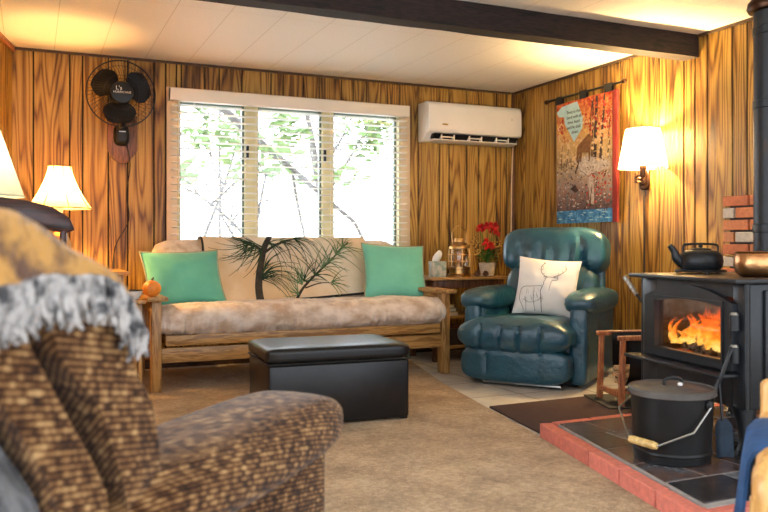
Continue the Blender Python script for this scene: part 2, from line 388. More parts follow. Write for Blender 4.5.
def tube(bm, pts, r, seg=8, closed=False, caps=True, mi=0, mtx=None, flat=1.0):
    pts = [Vector(p) for p in pts]; n = len(pts)
    rs = list(r) if isinstance(r, (list, tuple)) else [r] * n
    t = bmesh.new(); rings = []; up = None
    for i in range(n):
        a = pts[(i - 1) % n] if (closed or i) else pts[0]
        b = pts[(i + 1) % n] if (closed or i < n - 1) else pts[-1]
        d = (b - a)
        d = d.normalized() if d.length > 1e-9 else Vector((0, 0, 1))
        if up is None:
            up = Vector((0, 0, 1)) if abs(d.z) < .9 else Vector((1, 0, 0))
        s = d.cross(up)
        if s.length < 1e-6: s = d.orthogonal()
        s.normalize(); up = s.cross(d).normalized()
        rings.append([t.verts.new(pts[i] + (s * math.cos(k * 2 * PI / seg) + up * math.sin(k * 2 * PI / seg) * flat) * rs[i]) for k in range(seg)])
    for i in range(n if closed else n - 1):
        A, B = rings[i], rings[(i + 1) % n]
        for k in range(seg):
            t.faces.new((A[k], A[(k + 1) % seg], B[(k + 1) % seg], B[k]))
    if caps and not closed:
        t.faces.new(list(reversed(rings[0]))); t.faces.new(rings[-1])
    bmesh.ops.recalc_face_normals(t, faces=t.faces)
    merge(bm, t, mtx, mi)

def lathe(bm, prof, c=(0, 0, 0), seg=32, mi=0, mtx=None):
    t = bmesh.new(); rings = []
    for r, z in prof:
        if r < 1e-5: rings.append([t.verts.new((c[0], c[1], c[2] + z))])
        else: rings.append([t.verts.new((c[0] + r * math.cos(2 * PI * k / seg), c[1] + r * math.sin(2 * PI * k / seg), c[2] + z)) for k in range(seg)])
    for A, B in zip(rings, rings[1:]):
        for k in range(seg):
            k2 = (k + 1) % seg
            if len(A) == 1 and len(B) == 1: continue
            if len(A) == 1: t.faces.new((A[0], B[k2], B[k]))
            elif len(B) == 1: t.faces.new((A[k], A[k2], B[0]))
            else: t.faces.new((A[k], A[k2], B[k2], B[k]))
    bmesh.ops.recalc_face_normals(t, faces=t.faces)
    merge(bm, t, mtx, mi)

def spow(v, e): return math.copysign(abs(v) ** e, v)

_SE = {}
def even_se(e, n, half=False):
    """parameter angles that space points evenly along a superellipse of exponent e"""
    k = (round(e, 3), n, half)
    if k in _SE: return _SE[k]
    K = 4000; a0, a1 = (-PI / 2, PI / 2) if half else (0, 2 * PI)
    A_ = [a0 + (a1 - a0) * i / K for i in range(K + 1)]
    P = [(spow(math.cos(t), e), spow(math.sin(t), e)) for t in A_]
    L = [0]
    for p, q in zip(P, P[1:]): L.append(L[-1] + math.hypot(q[0] - p[0], q[1] - p[1]))
    out = []; j = 0; m = n + 1 if half else n
    for i in range(m):
        tgt = L[-1] * i / n
        while j < K - 1 and L[j + 1] < tgt: j += 1
        f = (tgt - L[j]) / max(1e-12, L[j + 1] - L[j]); out.append(A_[j] + (A_[j + 1] - A_[j]) * min(1, max(0, f)))
    _SE[k] = out; return out

def supe(bm, c, h, e1=.5, e2=.5, nu=48, nv=28, disp=None, mtx=None, mi=0):
    """puffy rounded block: superellipsoid, centre c, half sizes h"""
    t = bmesh.new(); rows = []
    U, V = even_se(e2, nu), even_se(e1, nv, True)
    for j, v in enumerate(V):
        row = []
        cv = 0 if j in (0, nv) else spow(math.cos(v), e1)
        for u in U:
            p = Vector((cv * spow(math.cos(u), e2), cv * spow(math.sin(u), e2), spow(math.sin(v), e1)))
            if disp: p = disp(p)
            row.append(t.verts.new((c[0] + p.x * h[0], c[1] + p.y * h[1], c[2] + p.z * h[2])))
        rows.append(row)
    for A, B in zip(rows, rows[1:]):
        for i in range(nu):
            t.faces.new((A[i], A[(i + 1) % nu], B[(i + 1) % nu], B[i]))
    bmesh.ops.remove_doubles(t, verts=t.verts, dist=1e-5)
    bmesh.ops.recalc_face_normals(t, faces=t.faces)
    merge(bm, t, mtx, mi)

def prism(bm, outline, origin, ax, ay, az, depth, mi=0, bev=0):
    """2-D outline in axes ax, ay, extruded along az by depth"""
    t = bmesh.new(); o = Vector(origin); ax, ay, az = Vector(ax), Vector(ay), Vector(az)
    A = [t.verts.new(o + ax * x + ay * y) for x, y in outline]
    B = [t.verts.new(o + ax * x + ay * y + az * depth) for x, y in outline]
    t.faces.new(A); t.faces.new(list(reversed(B))); n = len(A)
    for k in range(n): t.faces.new((A[k], B[k], B[(k + 1) % n], A[(k + 1) % n]))
    bmesh.ops.recalc_face_normals(t, faces=t.faces)
    if bev: bmesh.ops.bevel(t, geom=list(t.edges), offset=bev, segments=2, affect='EDGES', profile=.5)
    merge(bm, t, None, mi)

def strip(bm, pts, w, nrm, mi=0):
    """flat ribbon along pts; nrm = surface normal (vector or list)"""
    n = len(pts); L = []; R = []
    pts = [Vector(p) for p in pts]
    for i in range(n):
        d = (pts[min(i + 1, n - 1)] - pts[max(i - 1, 0)])
        if d.length < 1e-9: d = Vector((0, 0, 1))
        nn = Vector(nrm[i]) if isinstance(nrm, list) else Vector(nrm)
        s = d.normalized().cross(nn).normalized()
        ww = w[i] if isinstance(w, (list, tuple)) else w
        L.append(bm.verts.new(pts[i] + s * ww / 2)); R.append(bm.verts.new(pts[i] - s * ww / 2))
    for i in range(n - 1):
        f = bm.faces.new((L[i], L[i + 1], R[i + 1], R[i])); f.material_index = mi

MTX = {}
def thing(name, label, cat, loc=(0, 0, 0), rz=0, group=None):
    o = bpy.data.objects.new(name, None); COL.objects.link(o)
    o.empty_display_size = .1
    o.location = loc; o.rotation_euler = (0, 0, rz)
    MTX[o.name] = Matrix.Translation(loc) @ Matrix.Rotation(rz, 4, 'Z')
    o['label'] = label; o['category'] = cat
    if group: o['group'] = group
    return o

def obj(name, bm, mats, parent=None, world=False, smooth=40, label=None, origin=None):
    """link a bmesh as ONE mesh object; world=True: the coordinates are world ones"""
    inv = None
    if parent is not None and world:
        inv = MTX[parent.name].inverted() if parent.name in MTX else None
        if inv is None and parent.parent: inv = MTX[parent.parent.name].inverted()
    if inv is not None: bmesh.ops.transform(bm, matrix=inv, verts=bm.verts)
    if origin is not None: bmesh.ops.translate(bm, vec=-Vector(origin), verts=bm.verts)
    me = bpy.data.meshes.new(name); bm.to_mesh(me); bm.free()
    for m in (mats if isinstance(mats, (list, tuple)) else [mats]): me.materials.append(m)
    if smooth:
        me.shade_smooth()
        try: me.set_sharp_from_angle(angle=math.radians(smooth))
        except Exception: pass
    o = bpy.data.objects.new(name, me); COL.objects.link(o)
    if origin is not None: o.location = origin; MTX[o.name] = Matrix.Translation(origin)
    if parent is not None: o.parent = parent
    if label: o['label'] = label
    return o

def tag(o, label, cat, group=None):
    o['label'] = label; o['category'] = cat
    if group: o['group'] = group
    return o

def struct(name, bm, mats, parent=None, smooth=30):
    o = obj(name, bm, mats, parent, smooth=smooth)
    o['kind'] = 'structure'
    return o

def set_plank(o, vals):
    """per-face random value the panelling / brick / tile materials read"""
    a = o.data.attributes.new('plank', 'FLOAT', 'FACE')
    a.data.foreach_set('value', vals)

def text_mesh(s, size, mtx, align='CENTER', ext=.0005):
    cu = bpy.data.curves.new('text', 'FONT'); cu.body = s; cu.size = size
    cu.align_x = align; cu.align_y = 'CENTER'; cu.extrude = ext
    o = bpy.data.objects.new('text_tmp', cu); COL.objects.link(o)
    dg = bpy.context.evaluated_depsgraph_get()
    me = bpy.data.meshes.new_from_object(o.evaluated_get(dg))
    b = bmesh.new(); b.from_mesh(me); bpy.data.meshes.remove(me)
    bpy.data.objects.remove(o); bpy.data.curves.remove(cu)
    bmesh.ops.transform(b, matrix=mtx, verts=b.verts)
    return b

def bez(p0, p1, p2, n=8):
    p0, p1, p2 = Vector(p0), Vector(p1), Vector(p2)
    return [p0 * (1 - t) ** 2 + p1 * 2 * t * (1 - t) + p2 * t * t for t in [i / n for i in range(n + 1)]]

def smoothpts(pts, n=4):
    """Catmull-Rom"""
    P = [Vector(p) for p in pts]; out = []
    for i in range(len(P) - 1):
        a, b, c, d = P[max(i - 1, 0)], P[i], P[i + 1], P[min(i + 2, len(P) - 1)]
        for k in range(n):
            t = k / n
            out.append(.5 * ((2 * b) + (c - a) * t + (2 * a - 5 * b + 4 * c - d) * t * t + (3 * b - a - 3 * c + d) * t ** 3))
    out.append(P[-1]); return out

def pillow_pt(u, v, w, h, t, side):
    """u,v in -1..1 -> local point of a square pillow (x, z in plane, y thickness; -y is the face)"""
    k = max(0, (1 - u * u)) ** .55 * max(0, (1 - v * v)) ** .55
    x = u * w / 2 * (1 - .07 * (1 - v * v)); z = v * h / 2 * (1 - .07 * (1 - u * u))
    wr = .04 * mnoise.noise(Vector((u * 3 + w * 9, v * 3, side * 5)))
    return Vector((x, side * t / 2 * k * (1 + wr * 3), z))

def pillow_bm(w, h, t, n=22):
    bm = bmesh.new()
    for side in (-1, 1):
        g = [[bm.verts.new(pillow_pt(-1 + 2 * i / n, -1 + 2 * j / n, w, h, t, side)) for i in range(n + 1)] for j in range(n + 1)]
        for j in range(n):
            for i in range(n):
                q = (g[j][i], g[j][i + 1], g[j + 1][i + 1], g[j + 1][i])
                bm.faces.new(q if side < 0 else tuple(reversed(q)))
    bmesh.ops.remove_doubles(bm, verts=bm.verts, dist=1e-5)
    return bm

def pillow_rim(w, h, t, n=12):
    pts = []
    for (a, b) in (((-1, -1), (1, -1)), ((1, -1), (1, 1)), ((1, 1), (-1, 1)), ((-1, 1), (-1, -1))):
        for k in range(n):
            s = k / n
            pts.append(pillow_pt(a[0] + (b[0] - a[0]) * s, a[1] + (b[1] - a[1]) * s, w, h, t, 1))
    return pts

def loft(b, prof, y0, y1, n=26, sq=10, kmin=.62, nz=.006, seed=0, bulge=0, fine=None):
    prof = [Vector((0, x, z)) for x, z in prof]
    q = smoothpts([(p.y, p.z, 0) for p in prof + prof[:1]], 3)[:-1]
    cen = sum(q, Vector()) / len(q); rows = []
    for i in range(n + 1):
        u = -1 + 2 * i / n; u = math.copysign(1 - (1 - abs(u)) ** 1.5, u)
        k = kmin + (1 - kmin) * max(0, 1 - abs(u) ** sq) ** .5; row = []
        for j, p in enumerate(q):
            r = cen + (p - cen) * k; w = nz * mnoise.noise(Vector((u * 4, p.x * 12, p.y * 12 + seed))) + (fine(u, p) if fine else 0)
            row.append(b.verts.new((r.x + w, (y0 + y1) / 2 + u * (y1 - y0) / 2, r.y + w)))
        rows.append(row)
    m = len(q)
    for A_, B_ in zip(rows, rows[1:]):
        for j in range(m): b.faces.new((A_[j], A_[(j + 1) % m], B_[(j + 1) % m], B_[j]))
    b.faces.new(rows[0]); b.faces.new(list(reversed(rows[-1]))); bmesh.ops.recalc_face_normals(b, faces=b.faces)
# ================================================================== THE SETTING
WX0, WX1, WY, H = -.13, 4.01, 6.10, 2.30     # left corner x, right wall x, back wall y, ceiling

def plank_wall(name, length, to_world, z0, z1, hole=None, seed=1, extra=()):
    """vertical grooved panelling; wall-space (s along, z up, t out of the wall into the room)"""
    rnd = random.Random(seed)
    cuts = [0.0]; pat = [.105, .19, .12, .155, .235, .09, .17, .13, .215, .10]
    k = seed
    while cuts[-1] < length:
        cuts.append(cuts[-1] + pat[k % 10] * rnd.uniform(.85, 1.15)); k += 1
    cuts[-1] = length
    cuts = sorted(set(cuts) | set(extra))
    c2 = [cuts[0]]
    for c in cuts[1:]:
        if c - c2[-1] > .03 or c in extra:
            if c in extra and c - c2[-1] < .03 and len(c2) > 1: c2[-1] = c
            else: c2.append(c)
    cuts = c2
    bm = bmesh.new(); vals = []; g = .0048
    def pl(s0, s1, a, b):
        n0 = len(bm.faces)
        box(bm, s0 + g, s1 - g, 0, .010, a, b, bev=.0025, seg=1)
        vals.extend([pv] * (len(bm.faces) - n0))
    for s0, s1 in zip(cuts, cuts[1:]):
        pv = rnd.random()
        if hole and s0 >= hole[0] - 1e-4 and s1 <= hole[1] + 1e-4:
            pl(s0, s1, z0, hole[2]); pl(s0, s1, hole[3], z1)
        else: pl(s0, s1, z0, z1)
    n0 = len(bm.faces)
    if hole:
        box(bm, 0, hole[0], -.09, 0, z0, z1, mi=1); box(bm, hole[1], length, -.09, 0, z0, z1, mi=1)
        box(bm, hole[0], hole[1], -.09, 0, z0, hole[2], mi=1); box(bm, hole[0], hole[1], -.09, 0, hole[3], z1, mi=1)
    else: box(bm, 0, length, -.09, 0, z0, z1, mi=1)
    vals.extend([0] * (len(bm.faces) - n0))
    bmesh.ops.transform(bm, matrix=to_world, verts=bm.verts)
    o = struct(name, bm, [M['panel'], M['groove']], smooth=0)
    set_plank(o, vals); return o

# back wall: s = X - WX0, t points to -Y
TB = Matrix(((1, 0, 0, WX0), (0, -1, 0, WY), (0, 0, 1, 0), (0, 0, 0, 1)))
WIN = (1.0, 2.86, .80, 2.03)
plank_wall('wall_back', WX1 - WX0, TB, 0, H, hole=(WIN[0] - WX0, WIN[1] - WX0, WIN[2], WIN[3]), seed=3, extra=(WIN[0] - WX0, WIN[1] - WX0))
# right wall: s = WY - Y, t points to -X
TR = Matrix(((0, -1, 0, WX1), (-1, 0, 0, WY), (0, 0, 1, 0), (0, 0, 0, 1)))
plank_wall('wall_right', WY - .6, TR, 0, H, seed=6)
# left wall leaves the corner slightly splayed
la = math.radians(11.5)
dl = Vector((-math.sin(la), -math.cos(la), 0)); nl = Vector((math.cos(la), -math.sin(la), 0))
TL = Matrix(((dl.x, nl.x, 0, WX0), (dl.y, nl.y, 0, WY), (0, 0, 1, 0), (0, 0, 0, 1)))
plank_wall('wall_left', 3.0, TL, 0, H, seed=9)

bm = bmesh.new(); box(bm, -2.2, WX1 + .1, -1.6, WY + .1, H, H + .06); struct('ceiling', bm, M['ceil'], smooth=0)
bm = bmesh.new(); box(bm, -2.2, WX1 + .1, -1.6, WY + .1, -.06, -.001); struct('floor', bm, M['floor'], smooth=0)
bm = bmesh.new(); box(bm, 0, WX1 - WX0, .010, .024, H - .018, H, mtx=TB); struct('trim_1', bm, M['darktrim'], smooth=0)
bm = bmesh.new(); box(bm, .02, WY - .6, .010, .024, H - .018, H, mtx=TR); struct('trim_2', bm, M['darktrim'], smooth=0)
bm = bmesh.new(); box(bm, .0, 3.0, .010, .03, H - .035, H, mtx=TL); struct('trim_3', bm, M['redwood'], smooth=0)
bm = bmesh.new(); box(bm, WX1 - .034, WX1 - .010, WY - .034, WY - .010, 0, H - .018, bev=.006); struct('trim_4', bm, M['walnut'], smooth=30)
bm = bmesh.new(); box(bm, 0.02, WX1 - WX0 - .03, .010, .022, 0, .07, mtx=TB); struct('baseboard_back', bm, M['darktrim'], smooth=0)
bm = bmesh.new(); box(bm, .04, 2.3, .010, .022, 0, .07, mtx=TR); struct('baseboard_right', bm, M['darktrim'], smooth=0)

# exposed beam across the ceiling (front bottom edge slightly hewn)
bm = bmesh.new()
bx = bmesh.new(); nseg = 60
ring = []
for i in range(nseg + 1):
    x = -1.6 + (WX1 - .012 + 1.6) * i / nseg
    w = lambda k: .006 * mnoise.noise(Vector((x * 3, k * 7, 0)))
    ring.append([bx.verts.new((x, 3.906 + w(1), H)), bx.verts.new((x, 3.906 + w(2), H - .148 + w(3))), bx.verts.new((x, 4.03 + w(4), H - .148 + w(5))), bx.verts.new((x, 4.03 + w(6), H))])
for A, B in zip(ring, ring[1:]):
    for k in range(3): bx.faces.new((A[k], B[k], B[k + 1], A[k + 1]))
bx.faces.new(ring[0]); bx.faces.new(list(reversed(ring[-1])))
bmesh.ops.recalc_face_normals(bx, faces=bx.faces)
merge(bm, bx); struct('ceiling_beam', bm, M['beam'], smooth=30)

# ------------------------------------------------------------------ window
bm = bmesh.new()
cx0, cx1, cz0, cz1 = .924, 2.945, .72, 2.105           # casing
def cas(x0, x1, z0, z1): box(bm, x0, x1, WY - .032, WY - .010, z0, z1, bev=.004)
cas(cx0, WIN[0], cz0, cz1); cas(WIN[1], cx1, cz0, cz1); cas(WIN[0], WIN[1], WIN[3], cz1); cas(WIN[0], WIN[1], cz0, WIN[2])
win = struct('window_1', bm, M['cream'])
bm = bmesh.new()
def jam(x0, x1, y0, y1, z0, z1): box(bm, x0, x1, y0, y1, z0, z1, bev=.002)
jam(WIN[0], WIN[0] + .02, WY - .03, WY + .09, WIN[2], WIN[3]); jam(WIN[1] - .02, WIN[1], WY - .03, WY + .09, WIN[2], WIN[3])
jam(WIN[0] + .02, WIN[1] - .02, WY - .03, WY + .09, WIN[3] - .02, WIN[3]); jam(WIN[0] + .02, WIN[1] - .02, WY - .03, WY + .09, WIN[2], WIN[2] + .02)
o = struct('window_frame', bm, M['almond'], win)
MUL = ((1.525, 1.625), (2.165, 2.262))
for a, b in MUL:
    bm = bmesh.new(); box(bm, a, b, WY - .005, WY + .09, WIN[2] + .02, WIN[3] - .02, bev=.003)
    struct('window_mullion', bm, M['almond'], win)
for x0, x1 in ((WIN[0] + .02, MUL[0][0]), (MUL[0][1], MUL[1][0]), (MUL[1][1], WIN[1] - .02)):
    bm = bmesh.new(); f = .016
    for q in ((x0, x0 + f, WIN[2] + .02, WIN[3] - .02), (x1 - f, x1, WIN[2] + .02, WIN[3] - .02), (x0 + f, x1 - f, WIN[2] + .02, WIN[2] + .02 + f), (x0 + f, x1 - f, WIN[3] - .02 - f, WIN[3] - .02)):
        box(bm, q[0], q[1], WY + .025, WY + .065, q[2], q[3], bev=.002)
    sash = struct('window_sash', bm, M['sash'], win)
    bm = bmesh.new(); box(bm, x0 + f, x1 - f, WY + .043, WY + .047, WIN[2] + .02 + f, WIN[3] - .02 - f)
    struct('window_glass', bm, M['glass'], sash, smooth=0)
for x in (1.543, 2.183):
    bm = bmesh.new(); box(bm, x - .010, x + .010, WY - .022, WY - .005, 1.60, 1.70, bev=.003)
    tube(bm, [(x, WY - .018, 1.655), (x, WY - .034, 1.64), (x, WY - .036, 1.60)], .005)
    struct('window_latch', bm, M['black'], win)

# venetian blind
bl = thing('window_blind', 'white horizontal slat blind with cream valance over the three pane window', 'blind', (1.92, 6.0, .86))
bm = bmesh.new(); box(bm, .937, 2.902, 5.985, 6.055, 1.995, 2.085, bev=.006)
box(bm, .937, .95, 5.99, 6.06, 1.995, 2.085)
obj('valance', bm, M['valance'], bl, world=True)
bm = bmesh.new(); z = 1.962
while z > .90:
    sag = .0015
    box(bm, .952, 2.888, 6.0, 6.048, z - .0021, z + .0021, bev=.0008, seg=1, mtx=Matrix.Translation((0, 6.024, z)) @ Matrix.Rotation(math.radians(-6.5), 4, 'X') @ Matrix.Translation((0, -6.024, -z)))
    z -= .0535
obj('slats', bm, M['white'], bl, world=True, smooth=0)
for x in (1.12, 1.60, 2.22, 2.72):
    bm = bmesh.new()
    for y in (5.999, 6.049): tube(bm, [(x, y, 1.995), (x, y, .875)], .0012, 5)
    obj('ladder_cord', bm, M['white'], bl, world=True)
bm = bmesh.new(); box(bm, .952, 2.888, 5.998, 6.05, .866, .886, bev=.003); obj('bottom_rail', bm, M['white'], bl, world=True)
bm = bmesh.new(); tube(bm, [(1.00, 5.985, 1.99), (1.0, 5.98, 1.30)], .004, 6); obj('tilt_wand', bm, M['white'], bl, world=True)

# ------------------------------------------------------------------ outdoors
bm = bmesh.new(); box(bm, -14, 18, WY + .6, 34, -.35, -.3); struct('ground', bm, M['ground'], smooth=0)
def tree(label, base, h, r, leans, seed, leafn=120, leafz=1.6, trunk=True):
    rnd = random.Random(seed)
    t = thing('garden_tree', label, 'tree', base)
    bm = bmesh.new(); tips = []
    def limb(p, d, ln, r, dep):
        pts = [p]; q = p.copy(); dd = d.normalized()
        nn = 6
        for i in range(nn):
            dd = (dd + Vector((rnd.uniform(-.16, .16), rnd.uniform(-.12, .12), rnd.uniform(-.10, .12)))).normalized()
            q = q + dd * ln / nn; pts.append(q.copy())
        tube(bm, smoothpts(pts, 2), [r * (1 - .6 * i / (nn * 2)) for i in range(nn * 2 + 1)], 7)
        if dep:
            for k in range(3 if dep > 1 else 4):
                s = pts[rnd.randint(2, nn)]
                limb(s, dd + Vector((rnd.uniform(-1, 1), rnd.uniform(-.6, .6), rnd.uniform(-.3, .8))), ln * rnd.uniform(.4, .6), r * .42, dep - 1)
        else: tips.extend(pts[2:])
    for (p, d, ln, rr) in leans: limb(Vector(p), Vector(d), ln, rr, 2)
    obj('trunk', bm, M['treebark'], t)
    bm = bmesh.new()
    for k in range(leafn):
        p = rnd.choice(tips) + Vector((rnd.gauss(0, .14), rnd.gauss(0, .14), rnd.gauss(0, .10)))
        if p.z < leafz: continue
        a = Vector((rnd.uniform(-1, 1), rnd.uniform(-1, 1), rnd.uniform(-.6, .4))).normalized() * rnd.uniform(.09, .17)
        b = a.orthogonal().normalized() * a.length * .45
        vs = [bm.verts.new(p - a), bm.verts.new(p + b), bm.verts.new(p + a), bm.verts.new(p - b)]
        bm.faces.new(vs)
    if len(bm.faces): obj('foliage', bm, M['treeleaf'], t, smooth=0)
    else: bm.free()
    return t
tree('grey tree whose long bough slopes down across the middle and right panes', (2.2, 9.0, -.3), 4, .1,
     [((0, 0, 0), (.05, 0, 1), 1.9, .06), ((-.95, .2, 3.35), (1, .05, -.40), 3.1, .06), ((-1.2, .4, 3.6), (.5, 0, .3), 1.2, .04)], 5, 420, 2.0)
tree('thin leaning tree seen through the left pane', (2.05, 11.6, -.3), 4, .08,
     [((0, 0, 0), (.22, 0, 1), 3.6, .035), ((.35, .1, 1.8), (.9, 0, .8), 1.3, .022)], 8, 300, 2.1)
tree('far pale tree trunk seen through the right pane', (4.6, 12.5, -.3), 5, .1,
     [((0, 0, 0), (.0, 0, 1), 4.6, .07), ((0, 0, 2.2), (.9, 0, .9), 1.5, .03)], 12, 300, 2.4)
tree('far slender tree trunk seen through the middle pane', (4.15, 18.5, -.3), 5, .1,
     [((0, 0, 0), (.03, 0, 1), 5.0, .05), ((0, 0, 2.6), (-.8, 0, .9), 1.4, .03)], 21, 220, 2.6)

# ------------------------------------------------------------------ carpet, mats
bm = bmesh.new()
edge = [(2.77, 5.9), (2.74, 5.68), (2.477, 4.634), (2.20, 3.135), (1.905, 1.855), (3.9, 1.85), (3.9, -1.0)]
prism(bm, edge + [(-1.8, -1.0), (-1.2, 2.0), (-.5, 3.4), (.02, 5.9)], (0, 0, 0), (1, 0, 0), (0, 1, 0), (0, 0, 1), .014)
tag(obj('carpet', bm, M['carpet'], smooth=0), 'wide tan carpet covering the floor under the sofa and black ottoman', 'carpet')
a4 = math.radians(4)
bm = bmesh.new(); prism(bm, [(2.36, 3.84), (3.12, 3.86), (3.12, 3.16), (2.25, 3.16)], (0, 0, 0), (1, 0, 0), (0, 1, 0), (0, 0, 1), .012, bev=.003)
tag(obj('door_mat', bm, M['mat'], smooth=0), 'dark brown ribbed mat on the floor at the end of the hearth', 'mat')
bm = bmesh.new(); box(bm, -.24, .24, -.2, .2, .0125, .022, bev=.004, mtx=Matrix.Translation((3.20, 3.60, 0)) @ Matrix.Rotation(math.radians(-18), 4, 'Z'))
tag(obj('rubber_mat', bm, M['rubber'], smooth=0), 'small black rubber mat under the wooden log rack', 'mat')

# ------------------------------------------------------------------ hearth
hp = thing('hearth', 'raised stove hearth of dark slate tiles edged with pink bricks', 'hearth', (2.9, 2.5, 0))
A, B, C, D = Vector((2.205, 3.14, 0)), Vector((1.905, 1.86, 0)), Vector((3.84, 1.86, 0)), Vector((3.84, 3.14, 0))
fd = (B - A).normalized(); fn = Vector((-fd.y, fd.x, 0))       # fn points inwards (+x)
if fn.x < 0: fn = -fn
HZ = .075
bm = bmesh.new(); vals = []
def brickrow(p, d, nrm, ln, n, gap=.011):
    L = ln / n
    for k in range(n):
        m = Matrix(((d.x, nrm.x, 0, p.x + d.x * L * k), (d.y, nrm.y, 0, p.y + d.y * L * k), (0, 0, 1, 0), (0, 0, 0, 1)))
        n0 = len(bm.faces)
        box(bm, gap / 2, L - gap / 2, 0, .06, 0, HZ + random.uniform(-.002, .002), bev=.005, mtx=m)
        vals.extend([random.random()] * (len(bm.faces) - n0))
brickrow(A, fd, fn, (B - A).length, 5)
brickrow(A + Vector((.066, 0, 0)), Vector((1, 0, 0)), Vector((0, -1, 0)), D.x - A.x - .066, 7)
brickrow(B + Vector((.066, 0, 0)), Vector((1, 0, 0)), Vector((0, 1, 0)), C.x - B.x - .066, 8)
o = obj('brick_border', bm, M['pinkbrick'], hp, smooth=0)
o.data.transform(MTX[hp.name].inverted()); set_plank(o, vals)
bm = bmesh.new(); inn = [A + fd * .062 + fn * .062 + Vector((.01, 0, 0)), B - fd * .055 + fn * .064, Vector((C.x, C.y + .062, 0)), Vector((D.x, D.y - .062, 0))]
prism(bm, [(p.x, p.y) for p in inn], (0, 0, 0), (1, 0, 0), (0, 1, 0), (0, 0, 1), HZ + .002)
obj('mortar_bed', bm, M['grout'], hp, world=True, smooth=0)
bm = bmesh.new(); vals = []
rt = random.Random(4)
nr = 5
for j in range(nr):
    y1 = 3.072 - j * (1.145 / nr); y0 = y1 - 1.145 / nr
    xs = A.x + .062 + .012 + (A.y - (y0 + y1) / 2) / (A.y - B.y) * (B.x - A.x)
    x = xs; first = True
    while x < 3.80:
        w = rt.choice([.17, .23, .30]) * (.75 if first and j % 2 else 1)
        x2 = min(x + w, 3.83)
        def fx(px, y): return px if px > xs + .001 else A.x + .062 + .014 + (A.y - y) / (A.y - B.y) * (B.x - A.x)
        ol = [(fx(x, y0) + .005, y0 + .005), (x2 - .005, y0 + .005), (x2 - .005, y1 - .005), (fx(x, y1) + .005, y1 - .005)]
        n0 = len(bm.faces)
        prism(bm, ol, (0, 0, HZ - .004), (1, 0, 0), (0, 1, 0), (0, 0, 1), .009, bev=.002)
        vals.extend([rt.random()] * (len(bm.faces) - n0)); x = x2; first = False
o = obj('slate_tiles', bm, M['slate'], hp, smooth=0)
o.data.transform(MTX[hp.name].inverted()); set_plank(o, vals)
FZ = HZ + .005                                              # hearth surface

# chimney-breast brick facing on the right wall
bm = bmesh.new(); vals = []
bw = 1.22 - .0; z = 0.0; j = 0
box(bm, 3.925, 3.997, 2.2, 3.585, 0, 1.20, mi=1); vals += [0] * len(bm.faces)
ch = .0735
for j in range(int(1.225 / ch)):
    z0 = 1.225 - (j + 1) * ch
    if z0 < 0.0: break
    yb = 3.63
    seq = [.20, .20] if j % 2 == 0 else [.085, .20]
    k = 0
    while yb > 2.2:
        L = .20 if (k or j % 2 == 0) else .095
        if k == 1 and j % 2 == 0: L = .20
        n0 = len(bm.faces)
        y0 = max(yb - L, 2.2)
        if yb - y0 > .02: box(bm, 3.905, 3.994, y0 + .007, yb - .007, z0 + .006, z0 + ch - .006, bev=.004, seg=1)
        v = .9 if (j % 2 == 1 and k == 0 and j % 4 == 1) or (j % 4 == 3 and k == 1) else rt.random() * .84
        vals += [v] * (len(bm.faces) - n0)
        yb = y0; k += 1
o = struct('wall_brick', bm, [M['redbrick'], M['mortar']], smooth=0); set_plank(o, vals)

# ------------------------------------------------------------------ outlet on right wall
t = thing('wall_outlet', 'beige electrical outlet on the right wall behind the recliner', 'outlet', (4.0, 4.86, .52))
bm = bmesh.new(); box(bm, -.011, 0, -.037, .037, -.06, .06, bev=.003); obj('cover_plate', bm, M['outlet'], t)
for z in (-.024, .024):
    bm = bmesh.new(); box(bm, -.014, -.011, -.017, .017, z - .015, z + .015, bev=.001); obj('socket', bm, M['black'], t)
# ================================================================== SOFA
so = thing('futon_sofa', 'beige suede futon sofa in a golden oak frame under the window', 'sofa', (1.7, 5.45, 0))
SX0, SX1 = .70, 2.71; SF = 4.99; SB = 5.86
def spart(name, mat, fn_, parent=so, **k):
    bm = bmesh.new(); fn_(bm); return obj(name, bm, mat, parent, world=True, **k)
for sx in (SX0, SX1):
    s = -1 if sx == SX0 else 1
    xa, xb = (sx - .03, sx + .03)
    zt = .575
    spart('front_leg', M['oakZ'], lambda b: box(b, xa, xb, SF, SF + .085, 0.0145 if s < 0 else 0, zt, bev=.006))
    spart('rear_leg', M['oakZ'], lambda b: box(b, xa, xb, SB - .085, SB, 0.0145, zt, bev=.006))
    spart('side_rail', M['oakY'], lambda b: box(b, xa + .012, xb - .012, SF + .08, SB - .08, .20, .29, bev=.005))
    spart('side_rail', M['oakY'], lambda b: box(b, xa + .012, xb - .012, SF + .08, SB - .08, .50, .57, bev=.005))
    for y in (5.16, 5.28, 5.40, 5.52, 5.64):
        spart('arm_slat', M['oakZ'], lambda b: box(b, xa + .018, xb - .018, y, y + .05, .285, .505, bev=.003))
    spart('armrest', M['oakY'], lambda b: box(b, sx - .065, sx + .065, SF - .05, SB, zt, zt + .028, bev=.010))
spart('front_rail', M['oak'], lambda b: box(b, SX0 + .03, SX1 - .03, SF + .02, SF + .055, .190, .282, bev=.006))
spart('seat_rail', M['oak'], lambda b: box(b, SX0 + .055, SX1 - .05, SF - .005, SF + .05, .296, .362, bev=.006))
spart('rear_rail', M['oak'], lambda b: box(b, SX0 + .03, SX1 - .03, SB - .05, SB - .015, .22, .31, bev=.006))
def slats(b):
    for k in range(12):
        x = SX0 + .12 + k * .152
        box(b, x, x + .06, SF + .05, SB - .05, .325, .345, bev=.003)
spart('seat_slats', M['oakY'], slats)
def backframe(b):
    for k in range(10):
        x = SX0 + .16 + k * .18
        prism(b, [(5.74, .33), (5.77, .33), (5.855, .86), (5.825, .86)], (x, 0, 0), (0, 1, 0), (0, 0, 1), (1, 0, 0), .05)
spart('back_slats', M['oakZ'], backframe)
